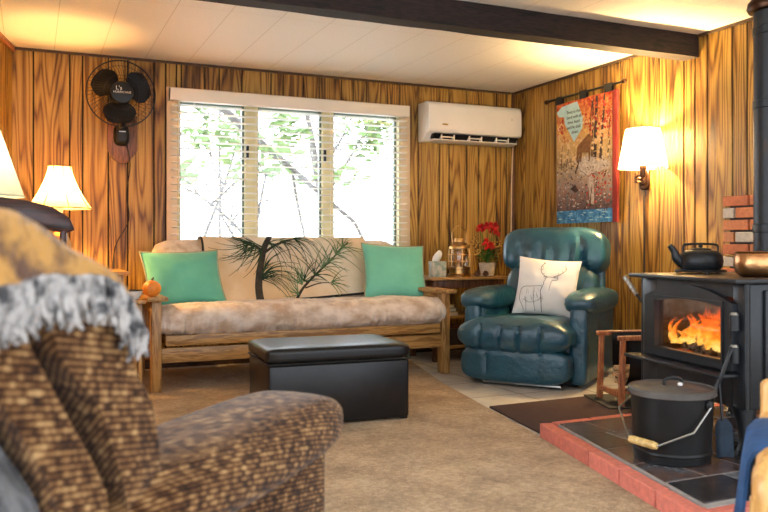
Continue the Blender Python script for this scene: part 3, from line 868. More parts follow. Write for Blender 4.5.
# seat mattress
def loftx(b, prof, x0, x1, *a, **k):
    t_ = bmesh.new(); loft(t_, prof, x0, x1, *a, **k)
    bmesh.ops.transform(t_, matrix=Matrix(((0, 1, 0, 0), (1, 0, 0, 0), (0, 0, 1, 0), (0, 0, 0, 1))), verts=t_.verts)
    bmesh.ops.recalc_face_normals(t_, faces=t_.faces); merge(b, t_)
def seatd(p):
    q = p.copy()
    n = mnoise.noise(Vector((p.x * 7, p.y * 3, p.z * 2)))
    n2 = mnoise.noise(Vector((p.x * 24, p.y * 2, p.z * 2.2 + 5)))
    k = 1 if p.y < -.3 else .4
    n3_ = mnoise.noise(Vector((p.x * 46, p.y * 2, p.z * 1.4 + 9)))
    q.y += (.03 * n + .03 * n2 * k + .022 * n3_ * k) * (1 if p.y < 0 else .2); q.z += .05 * n + .035 * mnoise.noise(Vector((p.x * 14, p.y * 9, 3)))
    return q
def sfine(u, p):
    fr = 1 if p.x < 5.12 else .35
    a = mnoise.noise(Vector((u * 34, p.y * 5, 1))); b2 = mnoise.noise(Vector((u * 75, p.y * 7 + p.x * 3, 6)))
    return (.010 * a + .009 * abs(b2)) * fr
spart('seat_mattress', M['suede'], lambda b: loftx(b, [(5.00, .36), (4.955, .40), (4.945, .45), (4.965, .505), (5.03, .538), (5.20, .545), (5.40, .535), (5.62, .52), (5.665, .47), (5.66, .40), (5.60, .352), (5.3, .346), (5.08, .346)], .715, 2.735, 260, 14, .72, .012, 4, fine=sfine), smooth=70)
# back mattress: profile in (y, z)
def bprof(off=0.0):
    """front foot -> front plane -> over the top -> down the back"""
    pts = []
    f0, f1 = Vector((0, 5.50, .49)), Vector((0, 5.655, .905))
    nrm = Vector((0, -(f1 - f0).z, (f1 - f0).y)).normalized()
    for k in range(15): pts.append(f0.lerp(f1, k / 14) + nrm * off)
    c = f1 - nrm * .085; r = .085 + off
    a0 = math.atan2(nrm.z, nrm.y)
    for k in range(1, 9):
        a = a0 - PI * k / 8 * .97
        pts.append(c + Vector((0, math.cos(a), math.sin(a))) * r)
    b1 = f0 - nrm * (.17 + off)
    e = pts[-1].copy()
    for k in range(1, 7): pts.append(e.lerp(b1 + Vector((0, 0, .0)), k / 6))
    return pts, nrm
bp, bn = bprof()
def backm(b):
    n = 64; rows = []
    cen = sum(bp, Vector()) / len(bp)
    for i in range(n + 1):
        u = -1 + 2 * i / n
        k = (1 - abs(u) ** 14) ** .5
        k = .55 + .45 * k
        row = []
        for j, p in enumerate(bp):
            q = cen + (p - cen) * k
            w = .012 * mnoise.noise(Vector((u * 9, j * .35, 1)))
            row.append(b.verts.new((1.71 + u * .945, q.y + w, q.z + w)))
        rows.append(row)
    m = len(bp)
    for A_, B_ in zip(rows, rows[1:]):
        for j in range(m): b.faces.new((A_[j], A_[(j + 1) % m], B_[(j + 1) % m], B_[j]))
    b.faces.new(rows[0]); b.faces.new(list(reversed(rows[-1])))
    bmesh.ops.recalc_face_normals(b, faces=b.faces)
spart('back_mattress', M['suede'], backm, smooth=60)

# printed throw over the back: coordinates (X, s) with s = arc length up the front
tp, _ = bprof(.022)
arc = [0]
for a, b_ in zip(tp, tp[1:]): arc.append(arc[-1] + (b_ - a).length)
def tpt(x, s, off=0):
    s = max(0, min(s, arc[-1] - 1e-4))
    for k in range(len(arc) - 1):
        if arc[k + 1] >= s: break
    f = (s - arc[k]) / (arc[k + 1] - arc[k]); p = tp[k].lerp(tp[k + 1], f)
    d = (tp[k + 1] - tp[k]).normalized(); nr = Vector((0, -d.z, d.y))
    w = .004 * mnoise.noise(Vector((x * 5, s * 5, 2)))
    return Vector((x, p.y, p.z)) + nr * (off + w), nr
bm = bmesh.new()
TX0, TX1 = 1.10, 2.36
def sbot(x): return .015 + .05 * max(0, (x - 1.5) / .9) ** 1.3
nX, nS = 50, 34; smax = arc[14] + .30
front = {}
g = []
for i in range(nX + 1):
    x = TX0 + (TX1 - TX0) * i / nX; sb = sbot(x)
    g.append([bm.verts.new(tpt(x, sb + (smax - sb) * j / nS)[0]) for j in range(nS + 1)])
for i in range(nX):
    for j in range(nS): bm.faces.new((g[i][j], g[i + 1][j], g[i + 1][j + 1], g[i][j + 1]))
def px2(u, v):       # photo measurements of the print -> (x, s)
    t = (u - 384) / 792; return 5.57 * (SN + t * CS) / (CS - t * SN), (298 - v) / 56 * (arc[14] + .05)
def pstrip(pts, w, mi, off=.0035):
    P = [tpt(x, s, off) for x, s in pts]
    strip(bm, [p for p, n in P], w, [n for p, n in P], mi)
def curve(pts, w0, w1, mi, off=.0035, n=5):
    q = smoothpts([(a, b, 0) for a, b in [px2(*p) for p in pts]], n)
    ws = [w0 + (w1 - w0) * i / (len(q) - 1) for i in range(len(q))]
    pstrip([(p.x, p.y) for p in q], ws, mi, off)
# binding
pstrip([(TX0 + (TX1 - TX0) * i / 40, sbot(TX0 + (TX1 - TX0) * i / 40) + .006) for i in range(41)], .018, 1)
pstrip([(TX0 + .006, .015 + (smax - .02) * j / 30) for j in range(31)], .016, 1)
rp = random.Random(11)
def needles(u, v, a0, a1, n, l0, l1, mi, bend):
    for k in range(n):
        a = a0 + (a1 - a0) * (k + rp.uniform(-.4, .4)) / max(1, n - 1); L = rp.uniform(l0, l1)
        a = math.radians(a); u0, v0 = u + rp.uniform(-1.2, 1.2), v + rp.uniform(-1.2, 1.2)
        b = bend * (1 if math.cos(a) >= 0 else -1)
        pts = [(u0 + L * t * math.cos(a + b * t), v0 - L * t * math.sin(a + b * t)) for t in (0, .35, .7, 1)]
        curve(pts, .0075, .002, mi, .0035 + rp.uniform(.0005, .0025), 2)
curve([(258, 299), (257, 285), (259, 272), (262, 262), (266, 250), (273, 239), (276, 232)], .058, .036, 3, .003)
curve([(267, 253), (280, 246), (295, 241), (306, 238)], .022, .008, 3, .003)
curve([(264, 252), (256, 246), (246, 243)], .018, .008, 3, .003)
curve([(291, 298), (299, 287), (309, 278), (322, 268), (334, 259), (345, 249), (352, 244)], .022, .008, 3, .003)
curve([(303, 285), (318, 281), (331, 281)], .012, .004, 3, .003)
for (u, v) in ((250, 245), (257, 247), (264, 250)): needles(u, v, 150, 262, 15, 16, 42, 2, .35)
for (u, v) in ((272, 246), (284, 243), (298, 240)): needles(u, v, -48, 40, 10, 14, 36, 2, -.5)
for (u, v) in ((261, 276), (262, 272)): needles(u, v, -10, 80, 14, 14, 40, 2, -.55)
needles(300, 281, 60, 175, 14, 10, 26, 4, .3); needles(303, 279, 10, 120, 12, 12, 26, 2, -.3)
for (u, v) in ((314, 274), (322, 267), (330, 262), (338, 255), (345, 249)): needles(u, v, -20, 120, 11, 10, 30, 4 if u > 320 else 2, -.3)
needles(330, 281, -50, 50, 8, 10, 22, 4, -.3); needles(296, 290, 100, 200, 8, 10, 22, 4, .3)
bmesh.ops.recalc_face_normals(bm, faces=bm.faces)
tag(obj('throw_blanket', bm, [M['throwc'], M['throwedge'], M['pine'], M['bark'], M['pine2']], smooth=60),
    'beige throw with a printed green pine branch over the sofa back', 'throw')

def pillow(name, label, w, h, t, mtx, mat, pipe=None, cat='pillow', group=None):
    root = bpy.data.objects.new(name, None); COL.objects.link(root); root.matrix_world = mtx
    root['label'] = label; root['category'] = cat
    if group: root['group'] = group
    c = obj('cushion', pillow_bm(w, h, t), mat, root, smooth=80)
    if pipe:
        bm = bmesh.new(); tube(bm, pillow_rim(w, h, t), .006, 6, closed=True); obj('piping', bm, pipe, root)
    return root
def orient(loc, rz, tilt, roll): return Matrix.Translation(loc) @ Matrix.Rotation(rz, 4, 'Z') @ Matrix.Rotation(tilt, 4, 'X') @ Matrix.Rotation(roll, 4, 'Y')
R = math.radians
pillow('throw_pillow', 'seafoam green pillow at the left end of the sofa', .54, .39, .17, orient((.93, 5.37, .70), R(10), R(-24), R(-1)), M['green'], M['piping'])
pillow('throw_pillow', 'seafoam green pillow at the right end of the sofa', .50, .43, .17, orient((2.50, 5.42, .72), R(-4), R(-20), R(3)), M['green2'], M['piping'])

# ================================================================== OTTOMAN
ot = thing('storage_ottoman', 'black leather storage ottoman standing on the carpet before the sofa', 'ottoman', (1.44, 3.975, .0145), R(-3))
bm = bmesh.new(); box(bm, -.37, .37, -.245, .245, .012, .315, bev=.014, seg=3); obj('body', bm, M['leather'], ot)
bm = bmesh.new(); supe(bm, (0, 0, .358), (.382, .257, .043), .35, .12, 96, 20); obj('lid', bm, M['leather'], ot)
bm = bmesh.new(); tube(bm, [(-.375, -.25, .318), (.375, -.25, .318), (.375, .25, .318), (-.375, .25, .318)], .004, 6, closed=True); obj('lid_piping', bm, M['leather'], ot)
for x in (-.35, .35):
    for y in (-.2, .2):
        bm = bmesh.new(); box(bm, x - .02, x + .02, y - .02, y + .02, 0, .014, bev=.002); obj('foot', bm, M['black'], ot)

# ================================================================== TEAL RECLINER
rc = thing('recliner', 'teal leather recliner in the corner with a deer pillow on it', 'recliner', (3.295, 4.645, 0), R(-52))
def rpart(name, fn_, mat='teal', par=rc, **k):
    bm = bmesh.new(); fn_(bm); return obj(name, bm, M[mat], par, **k)
def rot_at(p, ax, a): return Matrix.Translation(p) @ Matrix.Rotation(a, 4, ax) @ Matrix.Translation(-Vector(p))
rpart('base', lambda b: box(b, -.33, .33, -.34, .34, 0.0, .06, bev=.004), 'black')
rpart('body', lambda b: box(b, -.30, .30, -.36, .36, .045, .32, bev=.02))
for s in (-1, 1):
    rpart('side_panel', lambda b: box(b, min(s * .29, s * .415), max(s * .29, s * .415), -.40, .37, .03, .54, bev=.03, seg=3))
    def armpad(b):
        def d(p):
            q = p.copy()
            gath = math.sin(math.atan2(p.z, p.x) * 14) * .035 * max(0, -p.y - .55) / .45
            q.x *= 1 + gath; q.z *= 1 + gath
            q.z += .10 * mnoise.noise(Vector((p.x * 2, p.y * 4, s)))
            return q
        supe(b, (s * .36, -.045, .545), (.115, .415, .082), .75, .45, 56, 26, d)
    rpart('arm_pad', armpad)
    rpart('arm_front', lambda b: supe(b, (s * .36, -.405, .275), (.058, .045, .245), .25, .5, 36, 20))
def seatc(b):
    def d(p):
        q = p.copy()
        if p.z > 0: q.z += .05 * math.sin(p.x * 8) * mnoise.noise(Vector((p.x * 3, p.y * 3, 1))) + .04 * mnoise.noise(Vector((p.x * 5, p.y * 5, 4)))
        return q
    supe(b, (0, -.13, .335), (.325, .40, .105), .6, .35, 72, 30, d)
def seatf(b):
    def d(p):
        q = p.copy()
        pl = 0
        for x in (-.55, -.2, .12, .5): pl += math.exp(-((p.x - x - .04 * p.z) / .03) ** 2)
        q.y += .13 * pl * (1 if p.y < 0 else 0) * (p.z < .6)
        q.z += .06 * mnoise.noise(Vector((p.x * 4, p.y * 2, 9)))
        return q
    supe(b, (-.03, -.48, .335), (.385, .155, .125), .85, .35, 200, 36, d)
st = rpart('seat_cushion', seatc)
rpart('seat_front_roll', seatf, par=rc)
def footr(b):
    def d(p):
        q = p.copy()
        for x in (-.5, .46): q.y += .16 * math.exp(-((p.x - x) / .022) ** 2) * (1 if p.y < 0 else 0)
        return q
    supe(b, (-.03, -.50, .145), (.365, .085, .118), .5, .3, 120, 26, d)
rpart('footrest', footr)
bm = bmesh.new(); tube(bm, [(-.25, -.50, .0), (-.25, -.52, .022), (.27, -.52, .022), (.27, -.50, .0)], .008, 6); obj('footrest_bar', bm, M['steel'], rc)
Tb = rot_at((0, .20, .42), 'X', R(-13))
def lumb(b):
    def d(p):
        q = p.copy(); q.y += .05 * mnoise.noise(Vector((p.x * 4, p.z * 5, 2))) ; return q
    supe(b, (0, .20, .58), (.335, .115, .20), .5, .4, 64, 30, d, mtx=Tb)
rpart('back_cushion', lumb)
def headr(b):
    def d(p):
        q = p.copy()
        if p.y < .3:
            k = max(0, -p.z + .45) ** 1.1
            q.y += .12 * math.sin((p.x + .06 * mnoise.noise(Vector((p.x * 4, 0, 0)))) * 24) * k * (1 - abs(p.x) ** 4)
            for x in (-.58, .58): q.y += .20 * math.exp(-((p.x - x + .10 * p.z) / .05) ** 2) * max(0, .9 - p.z)
        q.z += .04 * mnoise.noise(Vector((p.x * 3, 7, 0)))
        return q
    supe(b, (0, .225, .885), (.385, .15, .175), .55, .38, 120, 44, d, mtx=Tb)
rpart('headrest', headr)
rpart('back_shell', lambda b: box(b, -.35, .35, .27, .34, .10, .96, bev=.03, seg=3, mtx=rot_at((0, .30, .10), 'X', R(-7))))

pm_ = MTX[rc.name]
dm = pm_ @ Matrix.Translation((.055, -.095, .628)) @ Matrix.Rotation(R(10), 4, 'Z') @ Matrix.Rotation(R(-20), 4, 'X') @ Matrix.Rotation(R(5), 4, 'Y')
dp = pillow('throw_pillow', 'white pillow with a line drawn stag on the teal recliner', .43, .42, .15, dm, M['cushwhite'])
# the drawing, on the pillow face
bm = bmesh.new()
def dface(px, py):          # crop pixels -> u, v by bilinear inverse (approx.)
    TLx, TRx, BLx = (195, 40), (592, 85), (120, 425)
    ax = (TRx[0] - TLx[0], TRx[1] - TLx[1]); ay = (BLx[0] - TLx[0], BLx[1] - TLx[1])
    det = ax[0] * ay[1] - ax[1] * ay[0]; qx, qy = px - TLx[0], py - TLx[1]
    a = (qx * ay[1] - qy * ay[0]) / det; b = (ax[0] * qy - ax[1] * qx) / det
    u, v = -1 + 2 * a, 1 - 2 * b
    u = max(-.96, min(.96, u)); v = max(-.96, min(.96, v))
    p = pillow_pt(u, v, .43, .42, .15, -1); return p + Vector((0, -.0022, 0))
def ink(pts, w=.004):
    q = smoothpts([(a, b, 0) for a, b in pts], 5)
    strip(bm, [dface(p.x, p.y) for p in q], w * .72, (0, -1, 0))
ink([(176, 300), (186, 272), (215, 262), (270, 266), (335, 263), (345, 240), (362, 212)], .005)
ink([(335, 268), (318, 300), (316, 360), (312, 438)], .007)
ink([(176, 300), (172, 345), (192, 395), (196, 420)], .005)
ink([(196, 345), (240, 372), (300, 362), (318, 330)])
ink([(270, 300), (266, 360), (270, 424)], .005); ink([(215, 370), (212, 425)], .004)
ink([(374, 300), (386, 262), (402, 226)], .004)
ink([(352, 214), (372, 206), (410, 206), (440, 214), (432, 226), (402, 228)], .005)
ink([(345, 205), (362, 198), (374, 208)], .006); ink([(412, 206), (436, 196), (440, 206), (420, 212)], .005)
ink([(370, 204), (345, 188), (332, 158), (338, 122), (362, 98)], .006)
ink([(340, 180), (356, 180)], .004); ink([(333, 150), (350, 140)], .004); ink([(340, 120), (352, 124)], .004)
ink([(412, 202), (450, 192), (484, 168), (500, 148), (490, 122)], .006)
ink([(450, 192), (446, 176)], .004); ink([(478, 172), (470, 156)], .004); ink([(496, 150), (484, 144)], .004)
ink([(356, 92), (366, 98)], .012); ink([(268, 424), (274, 425)], .012)
rq = random.Random(2)
for k in range(26):
    x = rq.uniform(185, 330); y = rq.uniform(268, 345); ink([(x, y), (x + rq.uniform(-2, 3), y + 12), (x + rq.uniform(-4, 4), y + rq.uniform(20, 40))], .0022)
o = obj('stag_drawing', bm, M['ink'], dp, smooth=0); o['label'] = 'grey line drawing of a stag'
# ================================================================== END TABLE and its things
et = thing('end_table', 'dark oak end table with a lower shelf between sofa and recliner', 'table', (3.2, 5.72, 0))
ETZ = .665
def tpart(name, mat, fn_, par=et, **k):
    bm = bmesh.new(); fn_(bm); return obj(name, bm, M[mat], par, world=True, **k)
tpart('tabletop', 'oak', lambda b: box(b, 2.84, 3.56, 5.46, 5.98, ETZ - .022, ETZ, bev=.006))
tpart('apron', 'walnut', lambda b: box(b, 2.90, 3.50, 5.52, 5.92, ETZ - .09, ETZ - .022, bev=.003))
tpart('shelf', 'oak', lambda b: box(b, 2.89, 3.51, 5.51, 5.93, .33, .35, bev=.004))
tpart('shelf', 'oak', lambda b: box(b, 2.89, 3.51, 5.51, 5.93, .10, .12, bev=.004))
for x in (2.88, 3.48):
    for y in (5.50, 5.90): tpart('leg', 'walnut', lambda b: box(b, x, x + .04, y, y + .04, 0, ETZ - .022, bev=.004))
tb = thing('tissue_box', 'cube tissue box with a white tissue sticking up on the end table', 'tissue box', (2.97, 5.62, ETZ), R(-12))
bm = bmesh.new(); box(bm, -.058, .058, -.058, .058, 0, .125, bev=.004); obj('carton', bm, M['tissuebox'], tb)
bm = bmesh.new()
def tisd(p):
    q = p.copy(); a = math.atan2(p.y, p.x); q.x *= 1 + .35 * math.sin(a * 3 + p.z * 2) ; q.y *= 1 + .35 * math.cos(a * 4); q.x += .5 * p.z; return q
supe(bm, (0, 0, .155), (.030, .022, .058), 1.1, 1, 30, 18, tisd); obj('tissue', bm, M['tissue'], tb)

LS = 1.18
ln = thing('lantern', 'brass ship lantern with glass chimney on the end table', 'lantern', (3.17, 5.62, ETZ))
bm = bmesh.new(); lathe(bm, [(0, 0), (.082, 0), (.084, .012), (.070, .02), (.070, .05), (.078, .055), (.078, .066), (.05, .07), (0, .07)]); obj('base', bm, M['brass'], ln)
bm = bmesh.new(); lathe(bm, [(.056, .068), (.060, .10), (.060, .165), (.054, .190)]); obj('glass_chimney', bm, M['lampglass'], ln)
bm = bmesh.new(); lathe(bm, [(0, .07), (.02, .07), (.018, .10), (.012, .11), (0, .13)]); obj('burner', bm, M['brass'], ln)
bm = bmesh.new(); lathe(bm, [(0, .262), (.03, .262), (.036, .25), (.036, .236), (.052, .228), (.05, .215), (.072, .206), (.074, .192), (.05, .188), (0, .188)]); obj('cap', bm, M['brass'], ln)
for k in range(6):
    a = k * PI / 3 + .3; bm = bmesh.new()
    tube(bm, [(.073 * math.cos(a), .073 * math.sin(a), .06), (.076 * math.cos(a), .076 * math.sin(a), .13), (.070 * math.cos(a), .070 * math.sin(a), .196)], .0035, 6); obj('guard_rod', bm, M['brass'], ln)
bm = bmesh.new()
for z in (.105, .15): tube(bm, [(.076 * math.cos(k * PI / 12), .076 * math.sin(k * PI / 12), z) for k in range(24)], .003, 6, closed=True)
obj('guard_ring', bm, M['brass'], ln)
bm = bmesh.new(); tube(bm, [(-.05, 0, .222)] + [(.058 * math.cos(PI - k * PI / 12), 0, .275 + .075 * math.sin(k * PI / 12)) for k in range(13)] + [(.05, 0, .222)], .004, 6); obj('handle', bm, M['brass'], ln)

ln.scale = (LS, LS, LS)
fl = thing('flower_pot', 'white wicker pot of red flowers on the end table', 'potted plant', (3.46, 5.66, ETZ))
bm = bmesh.new(); lathe(bm, [(0, 0), (.052, 0), (.056, .02), (.072, .10), (.076, .108), (.066, .108), (.06, .095), (0, .09)], seg=36)
for k in range(7): tube(bm, [((.056 + .0023 * k) * math.cos(a * PI / 18), (.056 + .0023 * k) * math.sin(a * PI / 18), .015 + .0135 * k) for a in range(36)], .004, 5, closed=True)
obj('pot', bm, M['wicker'], fl)
rf = random.Random(8); bm = bmesh.new()
def leaf(b, p, d, L, w):
    d = Vector(d).normalized(); s = d.cross(Vector((0, 0, 1)));
    s = (s if s.length > .01 else Vector((1, 0, 0))).normalized()
    up = s.cross(d)
    pts = [p, p + d * L * .35 + up * .006, p + d * L * .7 + up * .004, p + d * L - up * .01]
    ws = [.1, 1, .8, .05]
    Lv = [b.verts.new(q + s * w * k) for q, k in zip(pts, ws)]; Rv = [b.verts.new(q - s * w * k) for q, k in zip(pts, ws)]
    for i in range(3): b.faces.new((Lv[i], Lv[i + 1], Rv[i + 1], Rv[i]))
for k in range(130):
    a = rf.uniform(0, 2 * PI); r = rf.uniform(.0, .075)
    leaf(bm, Vector((r * math.cos(a), r * math.sin(a), .10 + rf.uniform(0, .11))), (math.cos(a), math.sin(a), rf.uniform(-.1, .9)), rf.uniform(.035, .075), rf.uniform(.008, .016))
heads = [(-.085, -.02, .385), (.015, -.03, .41), (.055, 0, .375), (.0, -.055, .245), (-.03, -.03, .275), (.06, -.03, .405), (-.04, .03, .395), (-.02, -.05, .225), (-.02, -.02, .405), (.085, .0, .35)]
for h in heads: tube(bm, bez((0, 0, .09), (h[0] * .4, h[1] * .4, h[2] * .6), h, 5), .0025, 5)
obj('foliage', bm, M['leafg'], fl, smooth=0)
for h in heads:
    bm = bmesh.new()
    for k in range(46):
        th, ph = rf.uniform(0, 2 * PI), rf.uniform(-.5, 1.4)
        d = Vector((math.cos(th) * math.cos(ph), math.sin(th) * math.cos(ph), math.sin(ph)))
        leaf(bm, Vector(h) + d * .008, d, rf.uniform(.028, .042), rf.uniform(.009, .014))
    obj('flower_head', bm, M['red'], fl, smooth=0)
bm = bmesh.new(); ends = []
for k in range(11):
    a = rf.uniform(-.5, PI + .5); L = rf.uniform(.10, .16); s = rf.choice((-1, 1))
    p1 = (s * L * .6, rf.uniform(-.05, .03), .18 + rf.uniform(0, .1)); p2 = (s * L * rf.uniform(.7, 1.05), rf.uniform(-.06, .03), rf.uniform(.16, .36))
    q = smoothpts([(0, 0, .09), (s * L * .25, 0, .16), p1, p2, (p2[0] - s * .03, p2[1], p2[2] + .03)], 4)
    tube(bm, q, .0022, 5); ends += q[7:]
obj('curly_twigs', bm, M['twig'], fl)
bm = bmesh.new()
for p in ends[::2]: supe(bm, (p.x + rf.uniform(-.004, .004), p.y, p.z), (.0075, .0075, .0075), 1, 1, 8, 6)
o = obj('gold_berries', bm, M['goldberry'], fl); o['kind'] = 'stuff'
where = ('nearest the lantern', 'in the middle of the three', 'nearest the flower pot')
for k, (x, y) in enumerate(((3.285, 5.53), (3.325, 5.60), (3.365, 5.53))):
    bm = bmesh.new()
    for j in range(6):
        z = .004 + j * .007; r = (.012, .022, .024, .021, .015, .007)[j]
        for a in range(9):
            an = a * 2 * PI / 9 + j * .35; supe(bm, (r * .75 * math.cos(an), r * .75 * math.sin(an), z + .003), (.008, .008, .004), .8, .8, 8, 6)
    supe(bm, (0, 0, .02), (.014, .014, .02), 1, 1, 12, 8)
    o = obj('pinecone', bm, M['pinecone']); o.location = (x, y, ETZ)
    tag(o, 'small brown pinecone on the end table, ' + where[k], 'pinecone', 'pinecones on the end table')
def book(x, y, z, w, d, h, m, rz, label):
    t = thing('book', label, 'book', (x, y, z), rz, 'books on the end table shelves')
    bm = bmesh.new(); box(bm, -w / 2, w / 2, -d / 2, d / 2, 0, .004); box(bm, -w / 2, w / 2, -d / 2, d / 2, h - .004, h); box(bm, -w / 2, -w / 2 + .004, -d / 2, d / 2, .004, h - .004)
    obj('cover', bm, M[m], t, smooth=0)
    bm = bmesh.new(); box(bm, -w / 2 + .005, w / 2 - .006, -d / 2 + .006, d / 2 - .006, .004, h - .004); obj('pages', bm, M['page'], t, smooth=0)
book(3.02, 5.64, .35, .22, .17, .035, 'bookB', R(4), 'ochre covered book at the bottom of the pile on the end table shelf')
book(3.02, 5.64, .385, .20, .15, .03, 'bookA', R(-6), 'teal covered book in the middle of the pile on the end table shelf')
book(3.01, 5.64, .415, .18, .14, .028, 'bookB', R(8), 'ochre covered book on top of the pile on the end table shelf')
t = thing('storage_box', 'dark box on the lowest shelf of the end table', 'box', (3.06, 5.66, .12))
bm = bmesh.new(); box(bm, -.12, .12, -.10, .10, 0, .13, bev=.004); obj('body', bm, M['bookC'], t)
bm = bmesh.new(); box(bm, -.124, .124, -.104, .104, .13, .15, bev=.004); obj('lid', bm, M['walnut'], t)

# ================================================================== AIR CONDITIONER
ac = thing('air_conditioner', 'white split air conditioner high on the back wall by the corner', 'air conditioner', (3.49, 6.09, 1.80))
AX0, AX1 = 3.03, 3.945
def sec(b, x0, x1, pts, mi=0, bev=.0):
    prism(b, pts, (x0, 0, 0), (0, 1, 0), (0, 0, 1), (1, 0, 0), x1 - x0, mi, bev)
bm = bmesh.new()
prof = [(6.088, 2.13), (5.93, 2.13), (5.895, 2.118), (5.88, 2.09), (5.875, 1.90), (5.885, 1.868), (5.93, 1.862), (5.95, 1.835), (5.99, 1.80), (6.088, 1.80)]
sec(bm, AX0, AX1, prof, bev=.006); obj('body', bm, M['acwhite'], ac, world=True, smooth=50)
bm = bmesh.new(); sec(bm, AX0 + .05, AX1 - .03, [(5.885, 1.858), (5.945, 1.858), (5.965, 1.825), (5.935, 1.815)]); obj('air_outlet', bm, M['black'], ac, world=True)
bm = bmesh.new(); sec(bm, AX0 + .05, AX1 - .03, [(5.905, 1.808), (5.98, 1.796), (5.982, 1.803), (5.907, 1.815)]); obj('louver', bm, M['acwhite'], ac, world=True)
for k in range(3):
    x = AX0 + .12 + k * .27; bm = bmesh.new()
    box(bm, x, x + .008, 5.888, 5.93, 1.812, 1.856); box(bm, x + .12, x + .128, 5.888, 5.93, 1.812, 1.856); box(bm, x + .008, x + .12, 5.888, 5.90, 1.828, 1.836)
    obj('vane_clip', bm, M['acwhite'], ac, world=True)
bm = bmesh.new(); lathe(bm, [(0, 0), (.013, 0), (.012, .003), (0, .004)], mtx=Matrix.Translation((AX1 - .10, 5.8775, 2.015)) @ Matrix.Rotation(R(90), 4, 'X')); obj('sensor_light', bm, M['ceramic'], ac, world=True)
bm = bmesh.new(); supe(bm, (AX0 + .15, 5.8745, 1.935), (.030, .002, .008), .8, 1, 20, 8); obj('badge', bm, M['goldberry'], ac, world=True)
bm = bmesh.new(); tube(bm, [(3.975, 6.062, 1.83), (3.965, 6.07, 1.5), (3.96, 6.075, .75)], .006, 6); obj('drain_line', bm, M['cream'], ac, world=True)

# ================================================================== WALL FAN
fc = Vector((.577, 5.84, 1.985))
fan = thing('wall_fan', 'black caged fan mounted on a wooden plaque left of the window', 'fan', (fc.x, 6.09, 1.55))
def fpart(name, mat, fn_, par=fan, **k):
    bm = bmesh.new(); fn_(bm); return obj(name, bm, M[mat], par, world=True, **k)
ol = [(-.105, .20), (.105, .20), (.105, -.05), (.055, -.125), (.02, -.145), (-.02, -.145), (-.055, -.125), (-.105, -.05)]
fpart('plaque', 'walnut', lambda b: prism(b, ol, (fc.x + .03, 6.088, 1.665), (1, 0, 0), (0, 0, 1), (0, -1, 0), .02, bev=.004))
fpart('bracket', 'black', lambda b: supe(b, (fc.x + .02, 6.03, 1.715), (.055, .045, .075), .6, .6, 24, 16))
fpart('arm', 'black', lambda b: tube(b, smoothpts([(fc.x + .02, 6.02, 1.74), (fc.x + .01, 5.98, 1.80), (fc.x, 5.97, 1.92), (fc.x, 5.95, 1.985)], 4), .028, 12))
fpart('motor', 'black', lambda b: lathe(b, [(0, .0), (.06, .0), (.075, .02), (.078, .10), (.06, .12), (0, .125)], mtx=Matrix.Translation((fc.x, 5.985, fc.z)) @ Matrix.Rotation(R(90), 4, 'X')))
FM = Matrix.Translation(fc) @ Matrix.Rotation(R(90), 4, 'X')       # local z -> -Y
def cage(b, zf, zr, nr, rr):
    for k in range(nr):
        a = 2 * PI * k / nr
        pts = [(r * math.cos(a + tw), r * math.sin(a + tw), z) for r, z, tw in ((.05, zf, 0), (.12, zf - .006, .10), (.19, zf - .03, .2), (.232, zr, .24))]
        tube(b, smoothpts(pts, 2), .0012, 4, mtx=FM, caps=False)
    for r, z, t_ in rr: tube(b, [(r * math.cos(2 * PI * k / 48), r * math.sin(2 * PI * k / 48), z) for k in range(48)], t_, 6, closed=True, mtx=FM)
fpart('front_grille', 'black', lambda b: cage(b, .055, .0, 56, ((.233, 0, .004), (.19, .025, .0015), (.12, .049, .0015))))
fpart('rear_grille', 'black', lambda b: cage(b, -.07, -.006, 40, ((.233, -.008, .004), (.12, -.064, .0015))))
for k in range(3):
    def blade(b):
        a0 = 2 * PI * k / 3 + .45; rows = []
        for i in range(9):
            r = .045 + .165 * i / 8; wd = .50 + .55 * math.sin(PI * min(1, i / 8 * .8 + .12)); row = []
            for j in range(7):
                t = -.5 + j / 6; a = a0 + t * wd * 1.75 * (.9 if i < 7 else .9 - .12 * (i - 6)); row.append(b.verts.new((r * math.cos(a), r * math.sin(a), t * .045)))
            rows.append(row)
        for A_, B_ in zip(rows, rows[1:]):
            for j in range(6): b.faces.new((A_[j], A_[j + 1], B_[j + 1], B_[j]))
        bmesh.ops.solidify(b, geom=b.faces[:], thickness=.003)
        bmesh.ops.transform(b, matrix=FM @ Matrix.Translation((0, 0, -.02)), verts=b.verts)
    fpart('blade', 'black', blade)
def hub(b):
    lathe(b, [(0, .068), (.05, .067), (.074, .062), (.078, .054), (.07, .048), (0, .048)], seg=36, mtx=FM)
hb = fpart('hub_cover', 'black', hub)
for s_, sz, dx, dz in (("L's", .040, -.022, .026), ('HURRICANE', .0215, 0, -.002)):
    b = text_mesh(s_, sz, Matrix.Translation((fc.x + dx, fc.y - .0695, fc.z + dz)) @ Matrix.Rotation(R(90), 4, 'X'))
    obj('lettering', b, M['ceramic'], hb, world=True, smooth=0, label='white lettering')
fpart('cord', 'cord', lambda b: tube(b, smoothpts([(fc.x + .06, 6.05, 1.66), (fc.x + .085, 6.068, 1.50), (fc.x + .06, 6.075, 1.30), (fc.x + .075, 6.074, 1.10), (fc.x - .02, 6.074, .90), (fc.x - .04, 6.072, .6)], 6), .0045, 6))
fpart('switch_plate', 'steel', lambda b: box(b, fc.x + .0, fc.x + .045, 5.981, 5.985, 1.735, 1.742))

